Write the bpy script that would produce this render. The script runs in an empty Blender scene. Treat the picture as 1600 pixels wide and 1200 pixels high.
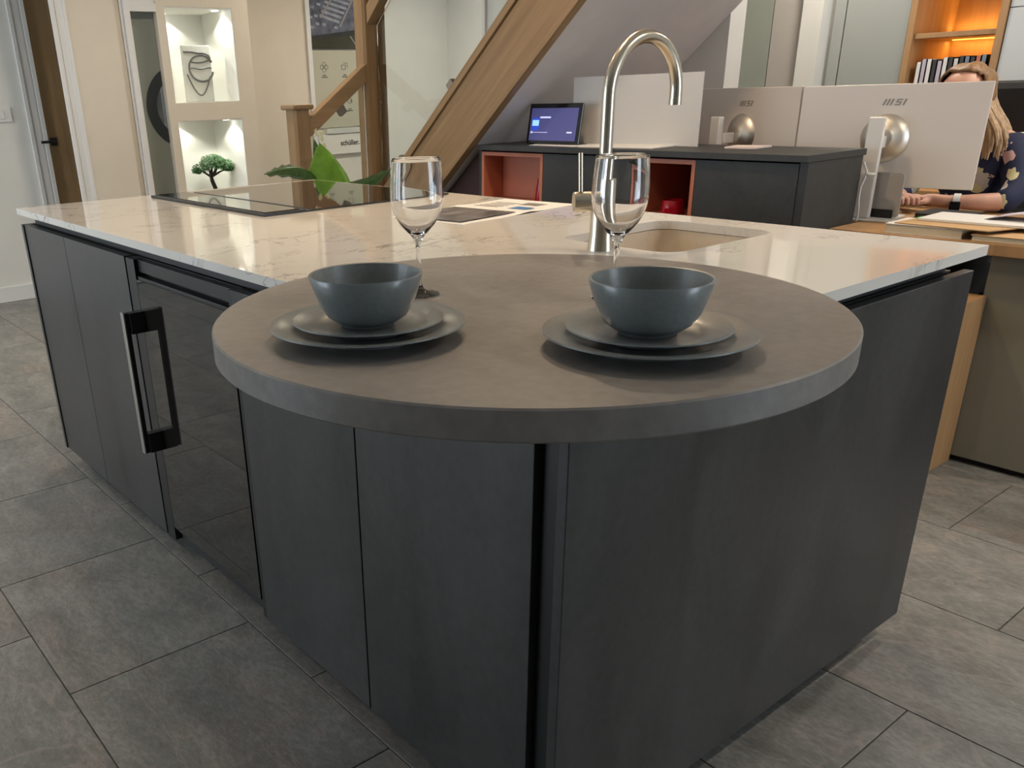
import bpy, bmesh, math, random
from mathutils import Vector, Matrix
from mathutils.geometry import tessellate_polygon
random.seed(7)
scene = bpy.context.scene
COL = scene.collection
R = math.radians

# ------------------------------------------------------------------ camera
cam_data = bpy.data.cameras.new('camera')
cam = bpy.data.objects.new('camera', cam_data)
COL.objects.link(cam)
scene.camera = cam
def set_camera(pos, yaw, pitch, roll, f_px, ppx, ppy):
    f = Vector((math.cos(pitch)*math.cos(yaw), math.cos(pitch)*math.sin(yaw), -math.sin(pitch)))
    r = Vector((math.sin(yaw), -math.cos(yaw), 0))
    u = r.cross(f)
    r2 = r*math.cos(roll) + u*math.sin(roll)
    u2 = -r*math.sin(roll) + u*math.cos(roll)
    m = Matrix((r2, u2, -f)).transposed().to_4x4()
    m.translation = pos
    cam.matrix_world = m
    cam_data.sensor_fit = 'HORIZONTAL'
    cam_data.sensor_width = 36.0
    cam_data.lens = f_px*36.0/1600.0
    cam_data.shift_x = (800-ppx)/1600.0          # the photo is an off-centre crop
    cam_data.shift_y = (ppy-600)/1600.0
    cam_data.clip_start = 0.02
set_camera(Vector((-0.7994, -0.7041, 1.2327)), R(53.3667), R(23.2941), R(-2.0533), 1354.42, 631.1, 729.37)

# ------------------------------------------------------------------ world and exposure
world = bpy.data.worlds.new('daylight')
scene.world = world
world.use_nodes = True
wn = world.node_tree.nodes
wn['Background'].inputs['Color'].default_value = (0.78, 0.89, 1.0, 1)
wn['Background'].inputs['Strength'].default_value = 7.0
vs = scene.view_settings
vs.view_transform = 'Standard'
vs.look = 'None'
vs.exposure = 0.0
vs.gamma = 1.0
vs.use_curve_mapping = False

# ------------------------------------------------------------------ materials
def new_mat(name):
    m = bpy.data.materials.new(name)
    m.use_nodes = True
    nt = m.node_tree
    return m, nt, nt.nodes['Principled BSDF']
def setp(b, **kw):
    for k, v in kw.items():
        k = k.replace('_', ' ')
        if k in b.inputs: b.inputs[k].default_value = v
def c4(c): return (c[0], c[1], c[2], 1)
def plain(name, col, rough=0.5, metal=0.0, noise=0.0, scale=20, bump=0.0, stretch=(1,1,1), **kw):
    m, nt, b = new_mat(name)
    setp(b, Base_Color=c4(col), Roughness=rough, Metallic=metal)
    setp(b, **kw)
    if noise or bump:
        tc = nt.nodes.new('ShaderNodeTexCoord'); mp = nt.nodes.new('ShaderNodeMapping')
        mp.inputs['Scale'].default_value = stretch
        nt.links.new(tc.outputs['Object'], mp.inputs['Vector'])
        n = nt.nodes.new('ShaderNodeTexNoise'); n.inputs['Scale'].default_value = scale; n.inputs['Detail'].default_value = 6
        nt.links.new(mp.outputs[0], n.inputs['Vector'])
        if noise:
            r = nt.nodes.new('ShaderNodeValToRGB')
            r.color_ramp.elements[0].position = 0.3; r.color_ramp.elements[1].position = 0.7
            r.color_ramp.elements[0].color = c4([x*(1-noise) for x in col])
            r.color_ramp.elements[1].color = c4([min(1, x*(1+noise)) for x in col])
            nt.links.new(n.outputs['Fac'], r.inputs['Fac']); nt.links.new(r.outputs['Color'], b.inputs['Base Color'])
        if bump:
            bp = nt.nodes.new('ShaderNodeBump'); bp.inputs['Strength'].default_value = bump; bp.inputs['Distance'].default_value = 0.004
            nt.links.new(n.outputs['Fac'], bp.inputs['Height']); nt.links.new(bp.outputs[0], b.inputs['Normal'])
    return m
def emit(name, col, strength):
    m, nt, b = new_mat(name)
    setp(b, Base_Color=c4(col), Emission_Color=c4(col), Emission_Strength=strength)
    return m

def mat_concrete(name, dark, light, rough=0.45, streak=(1,1,.35)):
    m, nt, b = new_mat(name)
    N, L = nt.nodes, nt.links
    tc = N.new('ShaderNodeTexCoord'); mp = N.new('ShaderNodeMapping'); mp.inputs['Scale'].default_value = streak
    L.new(tc.outputs['Object'], mp.inputs['Vector'])
    a = N.new('ShaderNodeTexNoise'); a.inputs['Scale'].default_value = 5; a.inputs['Detail'].default_value = 8; a.inputs['Roughness'].default_value = .62; a.inputs['Distortion'].default_value = .6
    L.new(mp.outputs[0], a.inputs['Vector'])
    f = N.new('ShaderNodeTexNoise'); f.inputs['Scale'].default_value = 55; f.inputs['Detail'].default_value = 7
    L.new(tc.outputs['Object'], f.inputs['Vector'])
    mx = N.new('ShaderNodeMix'); mx.data_type = 'FLOAT'; mx.inputs[0].default_value = .30
    L.new(a.outputs['Fac'], mx.inputs[2]); L.new(f.outputs['Fac'], mx.inputs[3])
    r = N.new('ShaderNodeValToRGB')
    r.color_ramp.elements[0].position = .33; r.color_ramp.elements[1].position = .68
    r.color_ramp.elements[0].color = c4(dark); r.color_ramp.elements[1].color = c4(light)
    L.new(mx.outputs[0], r.inputs['Fac']); L.new(r.outputs['Color'], b.inputs['Base Color'])
    mr = N.new('ShaderNodeMapRange'); mr.inputs['To Min'].default_value = rough-.06; mr.inputs['To Max'].default_value = rough+.1
    L.new(a.outputs['Fac'], mr.inputs['Value']); L.new(mr.outputs[0], b.inputs['Roughness'])
    bp = N.new('ShaderNodeBump'); bp.inputs['Strength'].default_value = .12; bp.inputs['Distance'].default_value = .002
    L.new(f.outputs['Fac'], bp.inputs['Height']); L.new(bp.outputs[0], b.inputs['Normal'])
    return m

def mat_tile():
    m, nt, b = new_mat('slate_tile')
    N, L = nt.nodes, nt.links
    tc = N.new('ShaderNodeTexCoord'); oi = N.new('ShaderNodeObjectInfo')
    ad = N.new('ShaderNodeVectorMath'); ad.operation = 'MULTIPLY_ADD'
    cx = N.new('ShaderNodeCombineXYZ')
    for i, k in enumerate((37.0, 91.0, 13.0)):
        mm = N.new('ShaderNodeMath'); mm.operation = 'MULTIPLY'; mm.inputs[1].default_value = k
        L.new(oi.outputs['Random'], mm.inputs[0]); L.new(mm.outputs[0], cx.inputs[i])
    L.new(tc.outputs['Object'], ad.inputs[0]); ad.inputs[1].default_value = (2.3, 1.15, 1.0); L.new(cx.outputs[0], ad.inputs[2])
    a = N.new('ShaderNodeTexNoise'); a.inputs['Scale'].default_value = 3.4; a.inputs['Detail'].default_value = 12; a.inputs['Roughness'].default_value = .74; a.inputs['Distortion'].default_value = .55
    L.new(ad.outputs[0], a.inputs['Vector'])
    r = N.new('ShaderNodeValToRGB')
    e = r.color_ramp.elements
    e[0].position = .36; e[0].color = (.108, .108, .100, 1)
    e[1].position = .66; e[1].color = (.310, .304, .285, 1)
    x = e.new(.5); x.color = (.183, .182, .170, 1)
    gz = N.new('ShaderNodeTexNoise'); gz.inputs['Scale'].default_value = 42; gz.inputs['Detail'].default_value = 5; gz.inputs['Roughness'].default_value = .7
    L.new(ad.outputs[0], gz.inputs['Vector'])
    gm = N.new('ShaderNodeMix'); gm.data_type = 'FLOAT'; gm.inputs[0].default_value = .38
    L.new(a.outputs['Fac'], gm.inputs[2]); L.new(gz.outputs['Fac'], gm.inputs[3]); L.new(gm.outputs[0], r.inputs['Fac'])
    # light mineral veins
    v = N.new('ShaderNodeTexNoise'); v.inputs['Scale'].default_value = 2.3; v.inputs['Detail'].default_value = 8; v.inputs['Distortion'].default_value = .8
    L.new(ad.outputs[0], v.inputs['Vector'])
    vr = N.new('ShaderNodeValToRGB'); ve = vr.color_ramp.elements
    ve[0].position = .485; ve[0].color = (0,0,0,1); ve[1].position = .515; ve[1].color = (0,0,0,1)
    q = ve.new(.5); q.color = (1,1,1,1)
    L.new(v.outputs['Fac'], vr.inputs['Fac'])
    mk = N.new('ShaderNodeMath'); mk.operation = 'MULTIPLY'
    L.new(vr.outputs['Color'], mk.inputs[0]); L.new(a.outputs['Fac'], mk.inputs[1])
    mx = N.new('ShaderNodeMix'); mx.data_type = 'RGBA'; mx.inputs[7].default_value = (.30, .26, .23, 1)
    L.new(mk.outputs[0], mx.inputs[0]); L.new(r.outputs['Color'], mx.inputs[6])
    # rusty / pinkish clouding on some tiles
    p = N.new('ShaderNodeTexNoise'); p.inputs['Scale'].default_value = 1.6; p.inputs['Detail'].default_value = 5
    L.new(ad.outputs[0], p.inputs['Vector'])
    pr = N.new('ShaderNodeMapRange'); pr.inputs['From Min'].default_value = .52; pr.inputs['From Max'].default_value = .72; pr.inputs['To Max'].default_value = .5
    L.new(p.outputs['Fac'], pr.inputs['Value'])
    mx2 = N.new('ShaderNodeMix'); mx2.data_type = 'RGBA'; mx2.blend_type = 'MULTIPLY'; mx2.inputs[7].default_value = (1.25, .98, .86, 1)
    L.new(pr.outputs[0], mx2.inputs[0]); L.new(mx.outputs[2], mx2.inputs[6])
    L.new(mx2.outputs[2], b.inputs['Base Color'])
    setp(b, Roughness=.42)
    bp = N.new('ShaderNodeBump'); bp.inputs['Strength'].default_value = .6; bp.inputs['Distance'].default_value = .004
    L.new(gm.outputs[0], bp.inputs['Height']); L.new(bp.outputs[0], b.inputs['Normal'])
    return m

def mat_quartz():
    m, nt, b = new_mat('veined_quartz')
    N, L = nt.nodes, nt.links
    tc = N.new('ShaderNodeTexCoord'); mp = N.new('ShaderNodeMapping'); mp.inputs['Rotation'].default_value = (0,0,R(35)); mp.inputs['Scale'].default_value = (1,1.5,1)
    L.new(tc.outputs['Object'], mp.inputs['Vector'])
    def vein(scale, dist, w, seedz):
        mv = N.new('ShaderNodeMapping'); mv.inputs['Location'].default_value = (seedz, seedz*.7, seedz)
        L.new(mp.outputs[0], mv.inputs['Vector'])
        n = N.new('ShaderNodeTexNoise'); n.inputs['Scale'].default_value = scale; n.inputs['Detail'].default_value = 7; n.inputs['Roughness'].default_value = .6; n.inputs['Distortion'].default_value = dist
        L.new(mv.outputs[0], n.inputs['Vector'])
        s = N.new('ShaderNodeMath'); s.operation = 'SUBTRACT'; s.inputs[1].default_value = .5
        ab = N.new('ShaderNodeMath'); ab.operation = 'ABSOLUTE'
        L.new(n.outputs['Fac'], s.inputs[0]); L.new(s.outputs[0], ab.inputs[0])
        r = N.new('ShaderNodeMapRange'); r.inputs['From Min'].default_value = 0; r.inputs['From Max'].default_value = w; r.inputs['To Min'].default_value = 1; r.inputs['To Max'].default_value = 0
        L.new(ab.outputs[0], r.inputs['Value'])
        return r.outputs[0]
    g = N.new('ShaderNodeTexNoise'); g.inputs['Scale'].default_value = 2.6; g.inputs['Detail'].default_value = 3
    L.new(mp.outputs[0], g.inputs['Vector'])
    gr = N.new('ShaderNodeMapRange'); gr.inputs['From Min'].default_value = .46; gr.inputs['From Max'].default_value = .68
    L.new(g.outputs['Fac'], gr.inputs['Value'])
    mxv = N.new('ShaderNodeMath'); mxv.operation = 'MAXIMUM'
    L.new(vein(1.7, .7, .010, 3.1), mxv.inputs[0]); L.new(vein(3.1, .9, .008, 7.7), mxv.inputs[1])
    mu = N.new('ShaderNodeMath'); mu.operation = 'MULTIPLY'
    L.new(mxv.outputs[0], mu.inputs[0]); L.new(gr.outputs[0], mu.inputs[1])
    ml = N.new('ShaderNodeMath'); ml.operation = 'MULTIPLY'; ml.inputs[1].default_value = .9; L.new(mu.outputs[0], ml.inputs[0])
    mx = N.new('ShaderNodeMix'); mx.data_type = 'RGBA'
    mx.inputs[6].default_value = (.70, .675, .63, 1); mx.inputs[7].default_value = (.20, .19, .18, 1)
    L.new(ml.outputs[0], mx.inputs[0]); L.new(mx.outputs[2], b.inputs['Base Color'])
    setp(b, Roughness=.05, IOR=1.6)
    return m

def mat_wood(name, dark, light, axis='Z', rough=.45, scale=1.0, rot=None):
    m, nt, b = new_mat(name)
    N, L = nt.nodes, nt.links
    tc = N.new('ShaderNodeTexCoord'); mp = N.new('ShaderNodeMapping')
    s = {'X': (.7,14,14), 'Y': (14,.7,14), 'Z': (14,14,.7)}[axis]
    mp.inputs['Scale'].default_value = [k*scale for k in s]
    src = tc.outputs['Object']
    if rot:
        mr_ = N.new('ShaderNodeMapping'); mr_.inputs['Rotation'].default_value = rot; L.new(src, mr_.inputs['Vector']); src = mr_.outputs[0]
    L.new(src, mp.inputs['Vector'])
    a = N.new('ShaderNodeTexNoise'); a.inputs['Scale'].default_value = 2.2; a.inputs['Detail'].default_value = 7; a.inputs['Roughness'].default_value = .6; a.inputs['Distortion'].default_value = .5
    L.new(mp.outputs[0], a.inputs['Vector'])
    f = N.new('ShaderNodeTexNoise'); f.inputs['Scale'].default_value = 14; f.inputs['Detail'].default_value = 3
    L.new(mp.outputs[0], f.inputs['Vector'])
    mx = N.new('ShaderNodeMix'); mx.data_type = 'FLOAT'; mx.inputs[0].default_value = .3
    L.new(a.outputs['Fac'], mx.inputs[2]); L.new(f.outputs['Fac'], mx.inputs[3])
    r = N.new('ShaderNodeValToRGB')
    r.color_ramp.elements[0].position = .32; r.color_ramp.elements[1].position = .68
    r.color_ramp.elements[0].color = c4(dark); r.color_ramp.elements[1].color = c4(light)
    L.new(mx.outputs[0], r.inputs['Fac']); L.new(r.outputs['Color'], b.inputs['Base Color'])
    setp(b, Roughness=rough)
    bp = N.new('ShaderNodeBump'); bp.inputs['Strength'].default_value = .1; bp.inputs['Distance'].default_value = .002
    L.new(f.outputs['Fac'], bp.inputs['Height']); L.new(bp.outputs[0], b.inputs['Normal'])
    return m

def mat_glass(name, col=(1,1,1), rough=0.0, ior=1.46):
    m, nt, b = new_mat(name)
    setp(b, Base_Color=c4(col), Roughness=rough, IOR=ior, Transmission_Weight=1.0)
    return m

M = {}
M['concrete'] = mat_concrete('dark_concrete_laminate', (.018,.018,.0185), (.056,.055,.055), rough=.31)
M['concrete_top'] = mat_concrete('concrete_tabletop', (.145,.134,.125), (.262,.243,.226), rough=.42, streak=(1,.6,1))
M['black'] = plain('black_profile', (.008,.008,.009), .35)
M['black_matte'] = plain('black_matte', (.012,.012,.012), .6)
M['recess'] = plain('recess_black', (.014,.013,.013), .5)
M['tile'] = mat_tile()
M['grout'] = plain('grout', (.10,.098,.09), .85, noise=.15, scale=60)
M['quartz'] = mat_quartz()
M['sink'] = plain('beige_composite', (.66,.58,.47), .35, noise=.03, scale=90)
M['steel'] = plain('champagne_steel', (.62,.56,.46), .24, 1.0, bump=.04, scale=60, stretch=(40,40,1))
M['alu'] = plain('aluminium', (.55,.54,.52), .3, 1.0)
M['stone_blue'] = plain('slate_blue_stoneware', (.172,.194,.197), .34, noise=.08, scale=150, Coat_Weight=.45, Coat_Roughness=.18)
M['glass'] = mat_glass('clear_glass')
M['pane'] = mat_glass('pane_glass', (.93,.97,.95))
M['hob'] = plain('black_glass', (.006,.006,.007), .03, IOR=1.7, Coat_Weight=.6, Coat_Roughness=.02)
M['cooler_glass'] = plain('tinted_glass', (.012,.011,.010), .03, IOR=1.9)
M['oak_z'] = mat_wood('oak_upright', (.235,.140,.062), (.360,.225,.108), 'Z')
M['oak_y'] = mat_wood('oak_along', (.235,.140,.062), (.360,.225,.108), 'Y')
M['oak_x'] = mat_wood('oak_across', (.235,.140,.062), (.360,.225,.108), 'X')
M['oak_slope'] = mat_wood('oak_sloping', (.235,.140,.062), (.360,.225,.108), 'Y', rot=(R(40.4),0,0))
M['door_oak'] = mat_wood('door_oak', (.24,.15,.07), (.35,.23,.115), 'Z')
M['box_wood'] = mat_wood('pale_pine', (.33,.185,.08), (.46,.27,.125), 'Z', .55, .5)
M['wall'] = plain('cream_paint', (.66,.60,.51), .75, noise=.02, scale=8)
M['wall_white'] = plain('white_paint', (.68,.67,.63), .75, noise=.02, scale=8)
M['trim'] = plain('white_gloss_trim', (.70,.70,.69), .4)
M['soffit'] = plain('grey_plaster', (.62,.58,.56), .8, noise=.03, scale=10)
M['ceiling'] = plain('ceiling_paint', (.80,.78,.74), .85)
M['sage'] = plain('sage_panel', (.20,.22,.19), .5)
M['grey_lac'] = plain('grey_lacquer', (.33,.345,.325), .35)
M['white_lac'] = plain('white_lacquer', (.56,.57,.56), .35)
M['desk_panel'] = plain('olive_grey_laminate', (.245,.235,.19), .5)
M['niche'] = plain('niche_white', (.80,.80,.76), .6)
M['lamp_white'] = emit('cool_white_led', (1,.97,.85), 14)
M['lamp_warm'] = emit('warm_led', (1,.78,.5), 12)
M['led_amber'] = emit('amber_led', (1,.48,.07), 4)
M['slate_black'] = mat_concrete('black_slate_board', (.020,.021,.021), (.042,.043,.042), rough=.5, streak=(1,1,1))
M['copper'] = plain('red_copper_lacquer', (.50,.165,.095), .4, noise=.1, scale=5)
M['dark_red'] = plain('dark_red_interior', (.035,.008,.008), .5)
M['red_glass'] = plain('red_glass', (.55,.004,.03), .08, Transmission_Weight=.55)
M['paper'] = plain('white_paper', (.72,.71,.68), .7)
M['ink'] = plain('dark_ink', (.04,.04,.045), .6)
M['screen_black'] = plain('screen_bezel', (.008,.008,.01), .12)
M['tablet_screen'] = emit('tablet_screen_blue', (.07,.070,.22), .42)
M['tablet_tile'] = emit('tablet_tile_blue', (.02,.05,.42), 1.0)
M['tablet_card'] = emit('tablet_card', (.25,.5,1.0), 1.1)
M['tablet_line'] = emit('tablet_text', (.5,.5,.75), 1.0)
M['white_plastic'] = plain('white_plastic', (.64,.625,.60), .35)
M['mon_shell'] = plain('warm_white_shell', (.60,.555,.52), .45)
M['dish'] = plain('satin_silver', (.66,.62,.55), .42, 1.0)
M['logo'] = plain('logo_grey', (.22,.20,.18), .4)
M['skin'] = plain('skin', (.56,.30,.21), .5, noise=.06, scale=30, Subsurface_Weight=.08)
M['hair'] = plain('brown_hair', (.22,.115,.045), .5, noise=.45, scale=90, stretch=(1,1,.12))
M['hair_blonde'] = plain('blonde_hair', (.36,.24,.14), .5, noise=.4, scale=90, stretch=(1,1,.12))
M['navy'] = plain('navy_cloth', (.012,.018,.055), .8)
M['petal'] = plain('petal_pink', (.55,.36,.34), .8)
M['petal_cream'] = plain('petal_cream', (.62,.58,.34), .8)
M['trousers'] = plain('dark_trousers', (.02,.02,.025), .8)
M['chair_black'] = plain('black_chair_mesh', (.012,.012,.013), .6, noise=.3, scale=200)
M['chair_grey'] = plain('grey_chair_fabric', (.05,.052,.045), .8, noise=.2, scale=120)
M['leaf'] = plain('bright_leaf', (.11,.24,.015), .42, noise=.25, scale=25)
M['leaf_dark'] = plain('dark_leaf', (.018,.055,.010), .4, noise=.3, scale=25)
M['vein'] = plain('leaf_vein', (.06,.15,.012), .5)
M['bonsai_leaf'] = plain('bonsai_needles', (.03,.115,.025), .6, noise=.5, scale=40)
M['bark'] = plain('dark_bark', (.02,.014,.010), .8, noise=.4, scale=60)
M['pot'] = plain('grey_pot', (.10,.10,.10), .5)
M['ornament'] = plain('frosted_ornament', (.72,.74,.70), .25, Transmission_Weight=.25)
M['swirl'] = plain('grey_swirl', (.12,.12,.115), .4)
M['mirror'] = plain('mirror_disc', (.30,.36,.40), .08, .8)
M['mirror_frame'] = plain('dark_ring', (.015,.020,.022), .4)
M['envelope'] = plain('manila', (.47,.29,.13), .7, noise=.04, scale=30)
M['pages'] = plain('page_edges', (.62,.54,.40), .8, noise=.12, scale=120, stretch=(1,1,8))
M['lilac'] = plain('lilac_paper', (.48,.44,.52), .7)
M['green_card'] = plain('green_card', (.02,.22,.03), .6)
M['blue_tape'] = plain('blue_cover', (.05,.19,.42), .5)
M['bronze'] = plain('clip_metal', (.33,.30,.25), .35, .8)
M['aer_field'] = plain('aerial_field', (.040,.042,.020), .3, noise=.3, scale=6)
M['aer_dark'] = plain('aerial_dark', (.028,.028,.030), .3, noise=.3, scale=12)
M['aer_town'] = plain('aerial_town', (.10,.11,.15), .3, noise=.6, scale=16)
M['aer_roof'] = plain('aerial_roof', (.30,.32,.38), .3, noise=.3, scale=20)
M['aer_road'] = plain('aerial_road', (.28,.26,.27), .3)
M['poster'] = plain('poster_sage', (.47,.46,.37), .35)
M['mag_photo'] = plain('magazine_photo', (.15,.14,.145), .3, noise=.95, scale=9, stretch=(1,3,1))

def mat_floral():
    m, nt, b = new_mat('navy_floral_cloth'); N, L = nt.nodes, nt.links
    tc = N.new('ShaderNodeTexCoord')
    nz = N.new('ShaderNodeTexNoise'); nz.inputs['Scale'].default_value = 28; nz.inputs['Detail'].default_value = 2
    L.new(tc.outputs['Object'], nz.inputs['Vector'])
    mx = N.new('ShaderNodeMix'); mx.data_type = 'VECTOR'; mx.inputs[0].default_value = .045
    L.new(tc.outputs['Object'], mx.inputs[4]); L.new(nz.outputs['Color'], mx.inputs[5])
    v = N.new('ShaderNodeTexVoronoi'); v.inputs['Scale'].default_value = 17
    L.new(mx.outputs[1], v.inputs['Vector'])
    r = N.new('ShaderNodeValToRGB'); r.color_ramp.interpolation = 'CONSTANT'
    r.color_ramp.elements[0].color = (1,1,1,1); r.color_ramp.elements[1].position = .40; r.color_ramp.elements[1].color = (0,0,0,1)
    L.new(v.outputs['Distance'], r.inputs['Fac'])
    sp_ = N.new('ShaderNodeSeparateColor'); L.new(v.outputs['Color'], sp_.inputs[0])
    pc_ = N.new('ShaderNodeValToRGB'); pc_.color_ramp.interpolation = 'CONSTANT'
    e = pc_.color_ramp.elements; e[0].color = (.58,.54,.32,1); e[1].position = .35; e[1].color = (.012,.018,.055,1)
    q = e.new(.55); q.color = (.56,.36,.34,1); q = e.new(.8); q.color = (.5,.46,.44,1)
    L.new(sp_.outputs[0], pc_.inputs['Fac'])
    m2 = N.new('ShaderNodeMix'); m2.data_type = 'RGBA'; m2.inputs[6].default_value = (.012,.018,.055,1)
    L.new(r.outputs['Color'], m2.inputs[0]); L.new(pc_.outputs['Color'], m2.inputs[7]); L.new(m2.outputs[2], b.inputs['Base Color'])
    setp(b, Roughness=.8)
    return m
M['floral'] = mat_floral()

# ------------------------------------------------------------------ mesh helpers
def finish(name, bm, mat, parent=None, smooth=False, bevel=0.0, angle=40):
    me = bpy.data.meshes.new(name)
    bmesh.ops.recalc_face_normals(bm, faces=bm.faces)
    bm.to_mesh(me); bm.free()
    o = bpy.data.objects.new(name, me)
    if mat is not None: me.materials.append(M[mat] if isinstance(mat, str) else mat)
    if smooth:
        for p in me.polygons: p.use_smooth = True
        me.set_sharp_from_angle(angle=R(angle))
    COL.objects.link(o)
    if parent is not None: o.parent = parent
    if bevel:
        b = o.modifiers.new('bevel', 'BEVEL'); b.width = bevel; b.segments = 2; b.limit_method = 'ANGLE'; b.angle_limit = R(50)
    return o
def tag(o, label, cat, group=None, kind=None):
    o['label'] = label; o['category'] = cat
    if group: o['group'] = group
    if kind: o['kind'] = kind
    return o
def struct(o): o['kind'] = 'structure'; return o
def empty(name, loc=(0,0,0), rz=0):
    o = bpy.data.objects.new(name, None); COL.objects.link(o)
    o.empty_display_size = .05; o.location = loc; o.rotation_euler = (0,0,rz)
    return o
def bx(bm, x0, x1, y0, y1, z0, z1, mtx=None):
    vs_ = [bm.verts.new((x,y,z)) for z in (z0,z1) for y in (y0,y1) for x in (x0,x1)]
    if mtx is not None:
        for v in vs_: v.co = mtx @ v.co
    for f in ((0,1,3,2),(4,6,7,5),(0,4,5,1),(2,3,7,6),(0,2,6,4),(1,5,7,3)):
        bm.faces.new([vs_[i] for i in f])
    return vs_
def box(name, b, mat, parent=None, bevel=0.0, origin=None):
    bm = bmesh.new()
    if origin is None and parent is None:
        origin = ((b[0]+b[1])/2, (b[2]+b[3])/2, b[4])
    ox, oy, oz = origin or (0,0,0)
    bx(bm, b[0]-ox, b[1]-ox, b[2]-oy, b[3]-oy, b[4]-oz, b[5]-oz)
    o = finish(name, bm, mat, parent, bevel=bevel)
    o.location = (ox, oy, oz)
    return o
def lathe(bm, prof, seg=48, c=(0,0,0), closed=False):
    rings = []
    for r, z in prof:
        if r < 1e-6: rings.append([bm.verts.new((c[0],c[1],c[2]+z))])
        else: rings.append([bm.verts.new((c[0]+r*math.cos(2*math.pi*i/seg), c[1]+r*math.sin(2*math.pi*i/seg), c[2]+z)) for i in range(seg)])
    pairs = list(zip(rings, rings[1:]))
    if closed: pairs.append((rings[-1], rings[0]))
    for a, b in pairs:
        for i in range(seg):
            j = (i+1) % seg
            if len(a) == 1 and len(b) == 1: continue
            if len(a) == 1: bm.faces.new((a[0], b[i], b[j]))
            elif len(b) == 1: bm.faces.new((a[i], a[j], b[0]))
            else: bm.faces.new((a[i], a[j], b[j], b[i]))
def tube(bm, pts, rad, seg=12, cap=True, flat=None):
    pts = [Vector(p) for p in pts]
    rads = rad if isinstance(rad, (list, tuple)) else [rad]*len(pts)
    rings = []; n = None
    for i, p in enumerate(pts):
        t = (pts[min(i+1, len(pts)-1)] - pts[max(i-1, 0)]).normalized()
        if n is None:
            n = t.orthogonal().normalized()
        else:
            n = (n - t*n.dot(t)).normalized()
        bnm = t.cross(n)
        rings.append([bm.verts.new(p + (n*math.cos(2*math.pi*k/seg) + bnm*math.sin(2*math.pi*k/seg))*rads[i]) for k in range(seg)])
    for a, b in zip(rings, rings[1:]):
        for k in range(seg):
            j = (k+1) % seg
            bm.faces.new((a[k], a[j], b[j], b[k]))
    if cap:
        bm.faces.new(rings[0][::-1]); bm.faces.new(rings[-1])
def prism(bm, outer, holes, w0, w1, axis='Z'):
    """polygon (list of 2-D points) with holes, extruded from w0 to w1 along axis"""
    loops = [outer] + list(holes)
    def P(p, w):
        return {'Z': (p[0],p[1],w), 'X': (w,p[0],p[1]), 'Y': (p[0],w,p[1])}[axis]
    tris = tessellate_polygon([[Vector((p[0],p[1],0)) for p in l] for l in loops])
    flat = [p for l in loops for p in l]
    a = [bm.verts.new(P(p, w0)) for p in flat]; b = [bm.verts.new(P(p, w1)) for p in flat]
    for t in tris:
        bm.faces.new([a[i] for i in t]); bm.faces.new([b[i] for i in t][::-1])
    k = 0
    for l in loops:
        n = len(l)
        for i in range(n):
            j = (i+1) % n
            bm.faces.new((a[k+i], a[k+j], b[k+j], b[k+i]))
        k += n
def rrect(x0, x1, y0, y1, r, n=8):
    out = []
    for cx, cy, a0 in ((x1-r,y1-r,0),(x0+r,y1-r,90),(x0+r,y0+r,180),(x1-r,y0+r,270)):
        for i in range(n+1):
            a = R(a0+90*i/n); out.append((cx+r*math.cos(a), cy+r*math.sin(a)))
    return out
def prism_obj(name, outer, holes, w0, w1, axis, mat, parent=None, bevel=0.0, smooth=False):
    bm = bmesh.new(); prism(bm, outer, holes, w0, w1, axis)
    return finish(name, bm, mat, parent, bevel=bevel, smooth=smooth)
def quad_obj(name, pts, mat, parent, thick=.0006):
    """thin flat print on a surface: quad extruded along its normal"""
    a, b, c, d = [Vector(p) for p in pts]
    n = (b-a).cross(d-a).normalized()*thick
    bm = bmesh.new()
    lo = [bm.verts.new(p) for p in (a,b,c,d)]; hi = [bm.verts.new(p+n) for p in (a,b,c,d)]
    bm.faces.new(lo[::-1]); bm.faces.new(hi)
    for i in range(4): bm.faces.new((lo[i], lo[(i+1)%4], hi[(i+1)%4], hi[i]))
    return finish(name, bm, mat, parent)
def copy_tree(o, parent=None):
    c = o.copy(); COL.objects.link(c); c.parent = parent
    for ch in list(o.children): copy_tree(ch, c)
    return c
def text_obj(name, body, size, mat, parent, loc, rot, depth=.0008, shear=0, bold=0):
    cu = bpy.data.curves.new(name, 'FONT'); cu.body = body; cu.size = size; cu.extrude = depth
    cu.align_x = 'CENTER'; cu.align_y = 'CENTER'; cu.shear = shear; cu.offset = bold
    t = bpy.data.objects.new(name, cu); COL.objects.link(t)
    me = bpy.data.meshes.new_from_object(t)
    bpy.data.objects.remove(t)
    me.materials.clear(); me.materials.append(M[mat])
    o = bpy.data.objects.new(name, me); COL.objects.link(o); o.parent = parent
    o.location = loc; o.rotation_euler = rot
    return o

# ------------------------------------------------------------------ the room
XW0, XW1, YW0, YW1, ZC = -4.2, 4.0, -3.8, 5.7, 2.5
floor = struct(box('floor', (XW0-.2, XW1+1.2, YW0-.2, YW1+.4, -.12, -.004), 'grout', origin=(0,0,0)))
TW, TL, JT = .4575, .607, .0028
bm = bmesh.new(); bx(bm, JT/2, TW-JT/2, JT/2, TL-JT/2, -.012, 0)
tile0 = finish('tile', bm, 'tile', floor, bevel=.0012)
first = True
for k in range(-7, 11):
    off = -.152 if k % 2 else -.152 + TL/2
    for n in range(-6, 10):
        x, y = k*TW, off + n*TL
        if x < XW0+.3 or x > 4.2 or y < -3.2 or y > 5.45: continue
        if 0.02 < x and x+TW < 1.14 and .05 < y and y+TL < 2.4: continue      # under the island
        t = tile0 if first else tile0.copy()
        if not first: COL.objects.link(t); t.parent = floor
        first = False
        t.location = (x, y, 0)
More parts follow.
